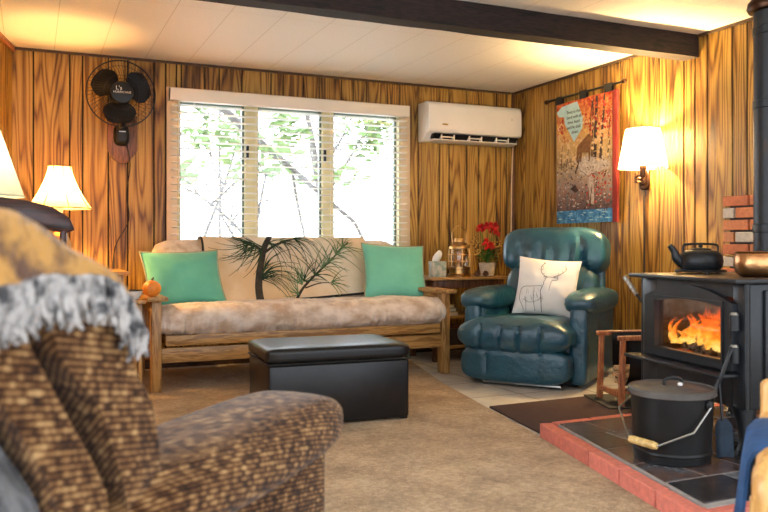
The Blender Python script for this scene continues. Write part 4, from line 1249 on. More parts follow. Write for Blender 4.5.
# ================================================================== TAPESTRY
tz0 = 1.095; ty0, ty1 = 5.395, 4.70
tp_ = thing('wall_tapestry', 'woven autumn deer tapestry hanging on the right wall above the recliner', 'tapestry', (3.965, 5.05, tz0))
def TP(u, z, off=0):                 # u 0..1 left to right in the photo, z metres above hem; local coordinates
    y = ty0 + (ty1 - ty0) * u
    return Vector((-.0012 * math.sin(u * 9 + z * 2) - off, y - 5.05, z))
bm = bmesh.new(); n1, n2 = 30, 34; g = [[bm.verts.new(TP(i / n1, .98 * j / n2)) for j in range(n2 + 1)] for i in range(n1 + 1)]
for i in range(n1):
    for j in range(n2): bm.faces.new((g[i][j], g[i + 1][j], g[i + 1][j + 1], g[i][j + 1]))
bmesh.ops.recalc_face_normals(bm, faces=bm.faces); bmesh.ops.solidify(bm, geom=bm.faces[:], thickness=-.005)
cloth = obj('cloth', bm, M['tap'], tp_, smooth=60)
bm = bmesh.new(); box(bm, -.012, .008, ty1 - 5.05 - .055, ty1 - 5.05, -.005, .98, bev=.003); obj('red_edge', bm, M['tapedge'], tp_)
def tpoly(name, polys, mat, off, par=cloth):
    bm = bmesh.new()
    for ol in polys:
        f = bm.faces.new([bm.verts.new(TP(u, z * .98, off)) for u, z in ol])
    r = bmesh.ops.triangulate(bm, faces=bm.faces)
    o = obj(name, bm, M[mat], par, smooth=0)
    if len(polys) > 8: o['kind'] = 'stuff'
    return o
tpoly('sky_patch', [[(.02, .93), (.12, .97), (.40, .985), (.44, .93), (.50, .84), (.49, .76), (.40, .70), (.34, .66), (.26, .74), (.17, .82), (.16, .88), (.06, .89)]], 'sky', .0095)
def wob(u0, u1, w, z0, z1, sd, n=9):
    L_, R_ = [], []
    for i in range(n + 1):
        t = i / n; u = u0 + (u1 - u0) * t + .018 * mnoise.noise(Vector((t * 5, sd, 1))); ww = w * (1 - .35 * t) * (1 + .5 * mnoise.noise(Vector((t * 9, sd, 4))))
        L_.append((u - ww, z0 + (z1 - z0) * t)); R_.append((u + ww, z0 + (z1 - z0) * t))
    return L_ + R_[::-1]
rtp = random.Random(31)
def blobs(n, u0, u1, z0, z1, s0, s1, asp=.6, keep=None):
    out = []
    for k in range(n):
        u, z = rtp.uniform(u0, u1), rtp.uniform(z0, z1)
        if keep and not keep(u, z): continue
        s = rtp.uniform(s0, s1); a0 = rtp.uniform(0, 6.28); m = rtp.choice((4, 5, 6))
        ol = [(u + s * rtp.uniform(.5, 1.1) * math.cos(a0 + q * 6.283 / m), z + s * asp * rtp.uniform(.5, 1.1) * math.sin(a0 + q * 6.283 / m)) for q in range(m)]
        out.append([(min(.99, max(.01, a)), min(.995, max(.005, b))) for a, b in ol])
    return out
notsky = lambda u, z: not (u < .50 and z > .64 + abs(u - .33) * .5) or (u < .14 and z < .88)
for w_ in [wob(.70, .74, .030, .46, .99, 1), wob(.80, .87, .022, .50, .99, 2), wob(.655, .685, .012, .52, .99, 3), wob(.93, .95, .010, .5, .85, 4), wob(.60, .665, .006, .6, .99, 5), wob(.20, .24, .006, .46, .62, 6), wob(.10, .12, .006, .46, .70, 7)]: tpoly('tree_trunk', [w_], 'trunkd', .0062)
tpoly('orange_leaves', blobs(110, .02, .98, .66, .98, .012, .032, .6, notsky), 'tapo', .0068)
tpoly('golden_leaves', blobs(190, .05, .98, .46, .86, .010, .035, .6, notsky), 'tapy', .0071)
tpoly('crimson_leaves', blobs(120, .02, .98, .72, .99, .010, .028, .6, notsky) + blobs(70, .55, .98, .14, .40, .008, .024, .6), 'tapr', .0074)
tpoly('pale_grass', blobs(210, .03, .97, .12, .52, .005, .024, .5), 'rockw', .0077)
tpoly('undergrowth', blobs(260, .03, .97, .09, .50, .004, .020, .5), 'trunkd', .0080)
for w_ in [[(.42, .51), (.58, .535), (.78, .495), (.95, .465), (.97, .42), (.72, .41), (.55, .37), (.44, .39)], [(.57, .36), (.66, .375), (.70, .27), (.69, .14), (.63, .15), (.61, .24)]]: tpoly('rock', [w_], 'rockw', .0083)
for w_ in [wob(.37, .47, .012, .40, .58, 11), wob(.45, .62, .008, .42, .36, 12), [(.27, .28), (.36, .315), (.42, .26), (.36, .245)], wob(.08, .30, .010, .455, .51, 13), wob(.62, .66, .009, .12, .30, 14)]: tpoly('fallen_log', [w_], 'trunkd', .0086)
tpoly('deer', [[(.38, .52), (.40, .615), (.43, .632), (.56, .628), (.61, .672), (.585, .70), (.62, .705), (.64, .685), (.69, .672), (.68, .658), (.66, .652), (.64, .615), (.63, .56), (.625, .49), (.605, .49), (.60, .555), (.49, .562), (.47, .49), (.45, .49), (.445, .555), (.425, .54), (.41, .485), (.392, .485)]], 'deer', .0092)
tpoly('water_glints', blobs(26, .05, .95, .02, .10, .02, .06, .10), 'sky', .0068)
for k, s_ in enumerate(('Trust in the', 'Lord with all', 'thine heart', 'and He shall', 'direct')):
    b = text_mesh(s_, .036, Matrix.Translation(TP((.33, .345, .34, .335, .36)[k], .89 - .041 * k, .0115)) @ Matrix(((0, 0, -1, 0), (-1, 0, 0, 0), (0, 1, 0, 0), (0, 0, 0, 1))))
    obj('verse_line', b, M['trunkd'], cloth, smooth=0, label='dark verse lettering')
bm = bmesh.new(); tube(bm, [(.0, 5.52 - 5.05, 1.03), (.0, 4.60 - 5.05, 1.025)], .009, 10)
rod = obj('rod', bm, M['black'], tp_)
for y in (5.54, 4.585):
    bm = bmesh.new(); supe(bm, (0, y - 5.05, 1.027), (.018, .026, .018), 1, 1, 14, 10); obj('finial', bm, M['bronze'], tp_)
for u in (.06, .50, .93):
    bm = bmesh.new(); y = ty0 + (ty1 - ty0) * u - 5.05
    box(bm, -.013, -.0105, y - .04, y + .04, .975, 1.037); box(bm, -.013, .012, y - .04, y + .04, 1.0365, 1.039); box(bm, .0105, .013, y - .04, y + .04, .975, 1.037)
    obj('hanging_loop', bm, M['throwedge'], tp_, smooth=0)

# ================================================================== SCONCE
sc_ = thing('wall_sconce', 'bronze swing arm wall lamp with a lit white shade on the right wall', 'lamp', (3.99, 4.36, 1.40))
def cpart(name, mat, fn_, par=sc_, **k):
    bm = bmesh.new(); fn_(bm); return obj(name, bm, M[mat], par, world=True, **k)
lc = Vector((3.845, 4.255, 1.455))
cpart('backplate', 'bronze', lambda b: (supe(b, (3.985, 4.395, 1.385), (.016, .052, .075), .6, .9, 24, 16), supe(b, (3.97, 4.395, 1.385), (.014, .03, .045), .7, .9, 20, 12)))
cpart('swing_arm', 'bronze', lambda b: (tube(b, smoothpts([(3.972, 4.395, 1.395), (3.93, 4.42, 1.40), (3.90, 4.36, 1.405), (3.845, 4.255, 1.405)], 6), .0075, 8), tube(b, [(3.972, 4.395, 1.37), (3.93, 4.42, 1.372)], .006, 8), tube(b, [(3.93, 4.42, 1.36), (3.93, 4.42, 1.43)], .011, 10)))
cpart('lamp_holder', 'bronze', lambda b: lathe(b, [(0, -.075), (.014, -.07), (.022, -.055), (.018, -.03), (.024, -.01), (.02, .03), (.016, .05), (0, .05)], c=tuple(lc), seg=20))
cpart('lampshade', 'shadeW', lambda b: lathe(b, [(.166, -.005), (.112, .262)], c=tuple(lc), seg=40), smooth=80)
for r, z in ((.166, -.004), (.162, .012), (.112, .262)):
    cpart('shade_trim', 'wicker', lambda b: tube(b, [(lc.x + r * math.cos(k * PI / 20), lc.y + r * math.sin(k * PI / 20), lc.z + z) for k in range(40)], .0035, 6, closed=True))
cpart('shade_spider', 'brass', lambda b: [tube(b, [(lc.x, lc.y, lc.z + .22), (lc.x + .113 * math.cos(a), lc.y + .113 * math.sin(a), lc.z + .258)], .002, 5) for a in (0, 2.1, 4.2)])
cpart('bulb', 'ceramic', lambda b: lathe(b, [(0, .05), (.014, .052), (.016, .07), (.03, .105), (.028, .13), (.016, .148), (0, .152)], c=tuple(lc), seg=20))
cpart('power_cord', 'cord', lambda b: tube(b, smoothpts([(3.978, 4.395, 1.31), (3.988, 4.40, 1.1), (3.99, 4.405, .7), (3.992, 4.42, .36), (3.99, 4.44, .30)], 5), .007, 8))

def lamp_light(name, loc, power, col, rad=.03, parent=None):
    l = bpy.data.lights.new(name, 'POINT'); l.energy = power; l.color = col; l.shadow_soft_size = rad
    o = bpy.data.objects.new(name, l); COL.objects.link(o); o.location = loc
    return o
WARM = (1.0, .68, .30)
lamp_light('sconce_bulb', (lc.x, lc.y, lc.z + .185), PWR_SCONCE, WARM)

# ================================================================== LEFT SIDE: lamp table, lamp, rocking chair, second lamp
lt = thing('lamp_table', 'oak lamp table in the left corner under the lit bell shade lamp', 'table', (.25, 5.62, 0))
def ltp(name, mat, fn_): bm = bmesh.new(); fn_(bm); return obj(name, bm, M[mat], lt, world=True)
ltp('tabletop', 'oak', lambda b: box(b, .0, .575, 5.30, 5.95, .725, .75, bev=.006))
ltp('apron', 'oak', lambda b: box(b, .06, .53, 5.34, 5.91, .60, .725, bev=.004))
for x in (.04, .50):
    for y in (5.32, 5.88): ltp('leg', 'oakZ', lambda b: box(b, x, x + .045, y, y + .045, 0.0145, .725, bev=.005))
ltp('drawer_knob', 'brass', lambda b: supe(b, (.29, 5.33, .66), (.016, .016, .016), 1, 1, 14, 10))
lp = Vector((.165, 5.50, .75))
la_ = thing('table_lamp', 'lit cream bell shade lamp with dark ribs on the corner table', 'lamp', tuple(lp))
bm = bmesh.new(); lathe(bm, [(0, 0), (.08, 0), (.085, .015), (.04, .03), (.025, .06), (.06, .11), (.075, .17), (.05, .24), (.02, .27), (.014, .36), (0, .36)]); obj('base', bm, M['brass'], la_)
zz0, zz1 = .405, .675
def bell(k): t = k / 10; return (.072 + .125 * (1 - t) ** 1.55, zz0 + (zz1 - zz0) * t)
bm = bmesh.new(); lathe(bm, [bell(k) for k in range(11)], seg=40); obj('lampshade', bm, M['shade'], la_, smooth=80)
for a in range(8):
    an = a * PI / 4 + .25; bm = bmesh.new(); tube(bm, [((bell(k)[0] + .001) * math.cos(an), (bell(k)[0] + .001) * math.sin(an), bell(k)[1]) for k in range(11)], .0028, 5); obj('shade_rib', bm, M['rib'], la_)
bm = bmesh.new()
bm.free()
for k in (0, 10):
    bm = bmesh.new(); tube(bm, [((bell(k)[0]) * math.cos(j * PI / 20), bell(k)[0] * math.sin(j * PI / 20), bell(k)[1]) for j in range(40)], .0035, 5, closed=True); obj('shade_hoop', bm, M['rib'], la_)
bm = bmesh.new(); tube(bm, [(0, 0, .36), (0, 0, .65), (.07, 0, .672)], .003, 5); tube(bm, [(0, 0, .65), (-.07, 0, .672)], .003, 5); obj('harp', bm, M['brass'], la_)
bm = bmesh.new(); lathe(bm, [(0, .36), (.016, .365), (.03, .42), (.026, .45), (0, .465)]); obj('bulb', bm, M['ceramic'], la_)
lamp_light('table_lamp_bulb', (lp.x, lp.y, lp.z + .52), PWR_TABLE, (1.0, .55, .17))

# floor lamp cut by the left edge
fp = Vector((-.235, 4.25, .0))
f2 = thing('floor_lamp', 'pale lampshade lamp cut off by the left edge of the photo', 'lamp', tuple(fp))
bm = bmesh.new(); lathe(bm, [(0, 0), (.13, 0), (.13, .015), (.05, .03), (.013, .05), (.013, 1.20), (0, 1.2)], seg=28); obj('stand', bm, M['bronze'], f2)
bm = bmesh.new(); lathe(bm, [(.205, 1.155), (.10, 1.47)], seg=40); obj('lampshade', bm, M['shadeG'], f2, smooth=80)
for r, z in ((.205, 1.155), (.10, 1.47)):
    bm = bmesh.new(); tube(bm, [(r * math.cos(j * PI / 20), r * math.sin(j * PI / 20), z) for j in range(40)], .004, 5, closed=True); obj('shade_trim', bm, M['shadeG'], f2)
bm = bmesh.new(); [tube(bm, [(0, 0, 1.19), (.10 * math.cos(a), .10 * math.sin(a), 1.465)], .002, 5) for a in (0, 2.1, 4.2)]; obj('shade_spider', bm, M['brass'], f2)
bm = bmesh.new(); lathe(bm, [(0, 1.2), (.02, 1.2), (.03, 1.26), (.026, 1.29), (0, 1.30)]); obj('bulb', bm, M['ceramic'], f2)
lamp_light('floor_lamp_bulb', (fp.x, fp.y, 1.345), PWR_FLOOR, (1.0, .74, .45))

# rocking chair (only its back is seen over the armchair)
rk = thing('rocking_chair', 'dark mahogany rocking chair showing its curved top rail before the lit lamp', 'chair', (-.05, 3.30, .014), R(14))
def rkp(name, fn_): bm = bmesh.new(); fn_(bm); return obj(name, bm, M['mahog'], rk)
# local: faces -y ; back at +y
rail = [(-.29, .26, .965), (-.27, .262, 1.015), (-.20, .275, 1.06), (-.10, .29, 1.085), (0, .295, 1.095), (.10, .29, 1.085), (.20, .275, 1.06), (.27, .262, 1.015), (.29, .26, .965)]
def toprail(b):
    up = [(x, z + .005) for x, y, z in rail]; lo = [(.255, .955), (.20, .965), (.10, .985), (0, .99), (-.10, .985), (-.20, .965), (-.255, .955)]
    t_ = bmesh.new(); prism(t_, up + lo, (0, .25, 0), (1, 0, 0), (0, 0, 1), (0, 1, 0), .03, bev=.007); merge(b, t_)
rkp('top_rail', toprail)
rkp('seat', lambda b: supe(b, (0, -.02, .42), (.25, .24, .025), .5, .4, 40, 14))
for s in (-1, 1):
    rkp('back_post', lambda b: tube(b, [(s * .21, .19, .42), (s * .235, .235, .72), (s * .245, .265, .98)], [.018, .016, .014], 10))
    rkp('rocker', lambda b: tube(b, [(s * .22, -.42 + .88 * k / 16, .024 + .14 * (k / 16 - .5) ** 2 * 1.2) for k in range(17)], .022, 8))
    rkp('armrest', lambda b: tube(b, [(s * .235, .225, .66), (s * .27, 0, .66), (s * .28, -.22, .65)], .02, 8))
    rkp('front_leg', lambda b: tube(b, [(s * .2, -.19, .41), (s * .22, -.22, .045)], .017, 8))
    rkp('rear_leg', lambda b: tube(b, [(s * .2, .16, .41), (s * .22, .24, .045)], .017, 8))
    rkp('arm_support', lambda b: tube(b, [(s * .23, -.16, .42), (s * .275, -.18, .65)], .013, 8))
for k in range(6):
    x = -.15 + .06 * k; rkp('spindle', lambda b: tube(b, [(x, .19, .42), (x * 1.1, .24, .72), (x * 1.15, .265, .98)], .008, 8))

# low stand beside the sofa with a bowl; gourd on the sofa arm
sd = thing('side_stand', 'small low wooden stand tucked beside the left arm of the sofa', 'table', (.47, 4.93, .0145))
def sdp(name, fn_): bm = bmesh.new(); fn_(bm); return obj(name, bm, M['oakZ'], sd, world=True)
sdp('top', lambda b: box(b, .33, .61, 4.78, 5.10, .575, .595, bev=.005))
for x in (.35, .57):
    for y in (4.80, 5.06): sdp('leg', lambda b: box(b, x, x + .022, y, y + .022, .0145, .575, bev=.003))
bw_ = thing('bowl', 'white bowl with a black rim behind the grey blanket fringe', 'bowl', (.555, 4.93, .595))
bm = bmesh.new(); lathe(bm, [(0, 0), (.03, 0), (.05, .03), (.056, .052), (.050, .052), (.045, .03), (0, .012)]); bo = obj('body', bm, M['ceramic'], bw_)
bm = bmesh.new(); tube(bm, [(.053 * math.cos(k * PI / 16), .053 * math.sin(k * PI / 16), .053) for k in range(32)], .004, 6, closed=True); obj('rim', bm, M['black'], bw_)
gd = thing('gourd', 'round orange gourd resting on the left armrest of the sofa', 'gourd', (.675, 5.02, .603))
def ribd(p):
    q = p.copy(); k = 1 + .04 * math.cos(math.atan2(p.y, p.x) * 9); q.x *= k; q.y *= k; return q
bm = bmesh.new(); supe(bm, (0, 0, .05), (.055, .055, .05), 1, 1, 54, 20, ribd); obj('flesh', bm, M['orange'], gd)
bm = bmesh.new(); tube(bm, [(0, 0, .096), (.004, 0, .108), (.01, .004, .116)], [.008, .006, .005], 7); obj('stem', bm, M['twig'], gd)
# ================================================================== WOOD STOVE
sv = thing('wood_stove', 'black cast iron wood stove on the hearth with fire behind its glass', 'stove', (2.625, 2.625, FZ), R(-99))
def vpart(name, mat, fn_, par=sv, **k):
    bm = bmesh.new(); fn_(bm); return obj(name, bm, M[mat], par, **k)
def ring_prism(b, outer, inner, y0, y1, bev=0):
    t_ = bmesh.new(); n = len(outer)
    O0 = [t_.verts.new((x, y0, z)) for x, z in outer]; I0 = [t_.verts.new((x, y0, z)) for x, z in inner]
    O1 = [t_.verts.new((x, y1, z)) for x, z in outer]; I1 = [t_.verts.new((x, y1, z)) for x, z in inner]
    for k in range(n):
        j = (k + 1) % n
        t_.faces.new((O0[k], O0[j], I0[j], I0[k])); t_.faces.new((O1[k], I1[k], I1[j], O1[j]))
        t_.faces.new((O0[k], O1[k], O1[j], O0[j])); t_.faces.new((I0[k], I0[j], I1[j], I1[k]))
    bmesh.ops.recalc_face_normals(t_, faces=t_.faces); merge(b, t_)
GX0, GX1, GZ0, GZ1 = -.20, .255, .375, .60
def body(b):
    box(b, -.35, -.30, .03, .55, .185, .685, bev=.006); box(b, .30, .35, .03, .55, .185, .685, bev=.006)
    box(b, -.30, .30, .03, .55, .185, .33); box(b, -.30, .30, .03, .55, .64, .685); box(b, -.30, .30, .50, .55, .33, .64)
    box(b, -.35, GX0 - .03, 0, .03, .185, .685, bev=.005); box(b, GX1 + .03, .35, 0, .03, .185, .685, bev=.005)
    box(b, GX0 - .03, GX1 + .03, 0, .03, .185, GZ0 - .03); box(b, GX0 - .03, GX1 + .03, 0, .03, GZ1 + .03, .685)
vpart('body', 'enamel', body)
vpart('firebox_lining', 'firebrick', lambda b: (box(b, -.298, -.285, .032, .498, .332, .638), box(b, .285, .298, .032, .498, .332, .638), box(b, -.284, .284, .485, .498, .345, .638), box(b, -.298, .298, .032, .498, .331, .344)))
def rect_loop(x0, x1, z0, z1, n):
    """n points per side, starting bottom-left, anticlockwise"""
    P = []
    for k in range(n): P.append((x0 + (x1 - x0) * k / n, z0))
    for k in range(n): P.append((x1, z0 + (z1 - z0) * k / n))
    for k in range(n): P.append((x1 - (x1 - x0) * k / n, z1))
    for k in range(n): P.append((x0, z1 - (z1 - z0) * k / n))
    return P
def archz(x, z0, rise, xc, hw): return z0 + rise * max(0, 1 - ((x - xc) / hw) ** 2)
inner = rect_loop(GX0, GX1, GZ0, GZ1, 8)
inner = [(x, z if z < GZ1 - 1e-6 else archz(x, GZ1 - .012, .018, .03, .23)) for x, z in inner]
outer = rect_loop(-.285, .315, .338, .615, 8)
outer = [(x, z if z < .615 - 1e-6 else archz(x, .605, .062, .015, .30)) for x, z in outer]
door = vpart('door', 'enamel', lambda b: ring_prism(b, outer, inner, -.028, -.001), smooth=30)
mid = rect_loop(GX0 - .012, GX1 + .012, GZ0 - .012, GZ1 + .012, 8)
vpart('door_bead', 'iron', lambda b: ring_prism(b, [(x, z) for x, z in mid], inner, -.034, -.028), par=door)
vpart('door_glass', 'stoveglass', lambda b: prism(b, inner, (0, -.012, 0), (1, 0, 0), (0, 0, 1), (0, 1, 0), .003), par=door, smooth=0)
for z in (.50, .372):
    vpart('hinge', 'iron', lambda b: (lathe(b, [(0, 0), (.019, 0), (.019, .062), (0, .062)], c=(.328, -.026, z), seg=18), box(b, .30, .335, -.03, -.002, z + .01, z + .05, bev=.003)))
    vpart('hinge_cap', 'steel', lambda b: lathe(b, [(0, .074), (.012, .072), (.017, .063), (0, .062)], c=(.328, -.026, z), seg=18))
vpart('ash_lip', 'iron', lambda b: box(b, -.35, .33, -.10, -.001, .312, .326, bev=.004))
vpart('top_plate', 'iron', lambda b: box(b, -.385, .372, -.055, .59, .687, .706, bev=.005))
for s in (-1, 1):
    vpart('side_shield', 'enamel', lambda b: box(b, min(s * .351, s * .366), max(s * .351, s * .366), .09, .52, .20, .66, bev=.004))
    vpart('corner_column', 'iron', lambda b: tube(b, [(s * .352, .012, .19), (s * .352, .012, .684)], .013, 10))
    for y, d in ((.05, -1), (.48, 1)):
        def leg(b):
            pts = [(s * .29, y, .19), (s * .305, y + d * .005, .13), (s * .315, y + d * .012, .06), (s * .33, y + d * .028, .012)]
            tube(b, smoothpts(pts, 4), [.052, .05, .046, .04, .036, .032, .029, .027, .026, .027, .030, .034, .036], 12)
            lathe(b, [(0, 0), (.042, 0), (.040, .012), (.02, .03), (0, .03)], c=(s * .33, y + d * .028, 0), seg=18)
        vpart('leg', 'iron', leg)
vpart('door_handle', 'iron', lambda b: tube(b, smoothpts([(.325, -.03, .44), (.335, -.06, .40), (.33, -.085, .33), (.315, -.10, .28), (.322, -.13, .24)], 5), .008, 8))
hx = [(.322 + .004 * k / 60 * 2 + .013 * math.cos(k * .9), -.13 - .035 * k / 110 + .013 * math.sin(k * .9), .24 - .10 * k / 110) for k in range(111)]
vpart('spring_grip', 'steel', lambda b: tube(b, hx, .004, 5))
rodp = [Vector((-.35, .05, .535)), Vector((-.40, .04, .55)), Vector((-.535, .02, .68))]
vpart('draft_rod', 'iron', lambda b: tube(b, rodp[:2] + [rodp[1].lerp(rodp[2], .35)], .007, 8))
ax_ = (rodp[2] - rodp[1]).normalized(); s1 = ax_.orthogonal().normalized(); s2 = ax_.cross(s1)
vpart('draft_rod_grip', 'steel', lambda b: tube(b, [rodp[1].lerp(rodp[2], .35 + .65 * k / 90) + (s1 * math.cos(k * 1.1) + s2 * math.sin(k * 1.1)) * .010 for k in range(91)], .0035, 5))
PX, PY = .02, .42
pipe = vpart('stove_pipe', 'iron', lambda b: lathe(b, [(.083, .706), (.083, .73), (.076, .735), (.076, 2.20)], c=(PX, PY, 0), seg=36))
for z in (.915, 1.47, 1.80):
    vpart('pipe_joint', 'iron', lambda b: lathe(b, [(.076, z - .02), (.080, z - .016), (.080, z + .016), (.076, z + .02)], c=(PX, PY, 0), seg=36), par=pipe)
vpart('pipe_collar', 'bronze', lambda b: lathe(b, [(.078, 1.885), (.098, 1.89), (.105, 1.905), (.100, 1.93), (.078, 1.95)], c=(PX, PY, 0), seg=36), par=pipe)
MS = MTX[sv.name]
def firelog(name_label, p0, p1, r, seed):
    bm = bmesh.new(); rr = random.Random(seed); n = 9
    P = [Vector(p0).lerp(Vector(p1), k / n) + Vector((0, rr.uniform(-.006, .006), rr.uniform(-.006, .006))) for k in range(n + 1)]
    tube(bm, P, [r * rr.uniform(.85, 1.12) for k in range(n + 1)], 9)
    bmesh.ops.transform(bm, matrix=MS, verts=bm.verts); c = MS @ ((Vector(p0) + Vector(p1)) / 2)
    tag(obj('firewood_log', bm, M['ashlog'], origin=(c.x, c.y, c.z)), name_label, 'log', 'burning logs in the stove')
firelog('pale ashen log lying lowest at the front of the stove fire', (-.16, .10, .372), (.22, .09, .374), .026, 1)
firelog('ashen log lying lowest at the back of the stove fire', (-.20, .26, .376), (.20, .28, .376), .030, 2)
firelog('pale log leaning steeply to the right in the stove fire', (.04, .13, .405), (.21, .20, .49), .021, 3)
firelog('charred log lying across the top of the stove fire', (-.15, .16, .425), (.12, .22, .432), .024, 4)
bm = bmesh.new(); rr = random.Random(3)
for k in range(95):
    x = rr.uniform(-.24, .25); y = rr.uniform(.06, .24); hgt = rr.uniform(.09, .23) * (1 - .45 * abs(x - .07) / .3); wd = rr.uniform(.006, .019)
    z0 = .385; P = []; rs = []
    ph = rr.uniform(0, 6)
    for i in range(9):
        t_ = i / 8; P.append((x + .03 * math.sin(ph + t_ * 5) * t_ + .02 * t_, y + .015 * math.cos(ph + t_ * 4) * t_, z0 + hgt * t_)); rs.append(max(.0008, wd * (math.sin(PI * (t_ * .8 + .2)) ** 1.2)))
    tube(bm, P, rs, 7, flat=.5)
bmesh.ops.transform(bm, matrix=MS, verts=bm.verts)
o = obj('fire', bm, M['fire'], smooth=80); o['kind'] = 'stuff'; tag(o, 'orange flames burning behind the stove glass', 'fire')
bm = bmesh.new()
for k in range(70):
    supe(bm, (rr.uniform(-.2, .26), rr.uniform(.06, .44), .352 + rr.uniform(0, .012)), (rr.uniform(.010, .024),) * 2 + (rr.uniform(.006, .012),), .8, .8, 8, 6)
bmesh.ops.transform(bm, matrix=MS, verts=bm.verts)
o = obj('embers', bm, M['ember'], smooth=0); o['kind'] = 'stuff'; tag(o, 'bed of glowing embers on the floor of the stove firebox', 'embers')

# trivet, kettle, copper pot
TOPZ = FZ + .706
tv = MS @ Vector((-.25, .25, 0)); bm = bmesh.new()
for r in (.112, .085, .05): tube(bm, [(r * math.cos(k * PI / 20), r * math.sin(k * PI / 20), .012) for k in range(40)], .005, 6, closed=True)
for k in range(3):
    a = k * 2.094; tube(bm, [(0, 0, .012), (.115 * math.cos(a), .115 * math.sin(a), .012)], .004, 6); lathe(bm, [(0, 0), (.008, 0), (.008, .01), (0, .01)], c=(.108 * math.cos(a), .108 * math.sin(a), 0), seg=10)
o = obj('trivet', bm, M['iron']); o.location = (tv.x, tv.y, TOPZ); tag(o, 'round iron trivet under the kettle on the stove', 'trivet')
kt = thing('kettle', 'black cast iron kettle with upturned spout on the stove top', 'kettle', (tv.x, tv.y, TOPZ + .0175), R(-24))
bm = bmesh.new(); lathe(bm, [(0, 0), (.088, 0), (.098, .015), (.103, .04), (.098, .068), (.078, .088), (.05, .093), (0, .094)], seg=40); obj('body', bm, M['iron'], kt)
bm = bmesh.new(); tube(bm, smoothpts([(-.085, 0, .03), (-.115, 0, .055), (-.125, 0, .085), (-.148, 0, .115)], 5), [.026 - .0009 * k for k in range(16)], 12); obj('spout', bm, M['iron'], kt)
bm = bmesh.new(); lathe(bm, [(.05, .092), (.047, .099), (.03, .103), (0, .104)], seg=28); lid = obj('lid', bm, M['iron'], kt)
bm = bmesh.new(); supe(bm, (0, 0, .110), (.011, .011, .008), 1, 1, 14, 10); obj('lid_knob', bm, M['iron'], lid)
bm = bmesh.new(); tube(bm, smoothpts([(-.082, 0, .08), (-.082, 0, .108), (-.070, 0, .119), (0, 0, .122), (.070, 0, .119), (.082, 0, .108), (.082, 0, .08)], 4), .0055, 8); obj('bail_handle', bm, M['iron'], kt)
cp = thing('copper_pot', 'small hammered copper pot on the stove top before the pipe', 'pot', (2.8135, 2.414, TOPZ))
bm = bmesh.new(); lathe(bm, [(0, 0), (.072, 0), (.094, .018), (.103, .05), (.100, .085), (.092, .098), (.097, .106), (.092, .106), (.086, .096), (.092, .08), (.094, .05), (.06, .012), (0, .010)], seg=44); obj('bowl', bm, M['copper'], cp)
for a in (R(115), R(295)):
    bm = bmesh.new(); m_ = Matrix.Rotation(a, 4, 'Z'); tube(bm, [(.10, -.025, .085), (.125, -.02, .088), (.128, .02, .088), (.10, .025, .085)], .005, 7, mtx=m_); obj('handle', bm, M['brass'], cp)

# ================================================================== ASH BUCKET
bk = thing('ash_bucket', 'black lidded ash bucket with wire bail on the slate hearth', 'bucket', (2.31, 2.395, FZ))
bk.scale = (1.04, 1.04, 1.08)
bm = bmesh.new(); lathe(bm, [(0, 0), (.132, 0), (.138, .004), (.140, .03), (.143, .033), (.143, .04), (.1405, .043), (.150, .235), (.154, .238), (.154, .248), (.149, .25), (.145, .22), (.13, .01), (0, .008)], seg=56); obj('pail', bm, M['black'], bk)
bm = bmesh.new(); lathe(bm, [(.157, .236), (.160, .238), (.160, .256), (.154, .262), (.150, .258), (.10, .262), (.095, .266), (0, .268)], seg=56)
ld = obj('lid', bm, M['ash_grey'], bk)
bm = bmesh.new(); tube(bm, smoothpts([(-.035, -.01, .268), (-.03, -.01, .288), (0, -.01, .296), (.03, -.01, .288), (.035, -.01, .268)], 4), .006, 8, mtx=Matrix.Rotation(R(-20), 4, 'Z')); obj('lid_handle', bm, M['black'], ld)
bm = bmesh.new(); supe(bm, (.012, -.03, .273), (.010, .010, .007), .9, 1, 12, 8); obj('lid_rivet', bm, M['ceramic'], ld)
camr = Vector((CS, -SN, 0)); camt = Vector((-SN, -CS, 0))
ea = (camr * .60 + camt * .80).normalized(); eb = (camr * -.80 + camt * .60).normalized()
e1, e2 = ea * .158, ea * -.158; ZE = .215
g1, g2 = ea * .055 + eb * .175, ea * -.055 + eb * .185
gz = .078
bm = bmesh.new()
tube(bm, [e1 * .96 + Vector((0, 0, ZE)), e1 * 1.04 + Vector((0, 0, ZE)), ea * .148 + eb * .09 + Vector((0, 0, ZE - .085)), g1 + Vector((0, 0, gz)), g2 + Vector((0, 0, gz + .008)), ea * -.15 + eb * .12 + Vector((0, 0, ZE - .04)), e2 * 1.04 + Vector((0, 0, ZE)), e2 * .96 + Vector((0, 0, ZE))], .0036, 8)
bail = obj('bail', bm, M['steel'], bk)
bm = bmesh.new(); pts = [(g1 + Vector((0, 0, gz))).lerp(g2 + Vector((0, 0, gz + .008)), k / 6) for k in range(7)]
tube(bm, pts, [.011, .015, .014, .0155, .014, .015, .011], 12); obj('wood_grip', bm, M['woodgrip'], bail)
for e in (e1, e2):
    bm = bmesh.new(); supe(bm, (e.x * .965, e.y * .965, ZE), (.016, .016, .020), .8, .9, 16, 10); obj('ear', bm, M['black'], bk)
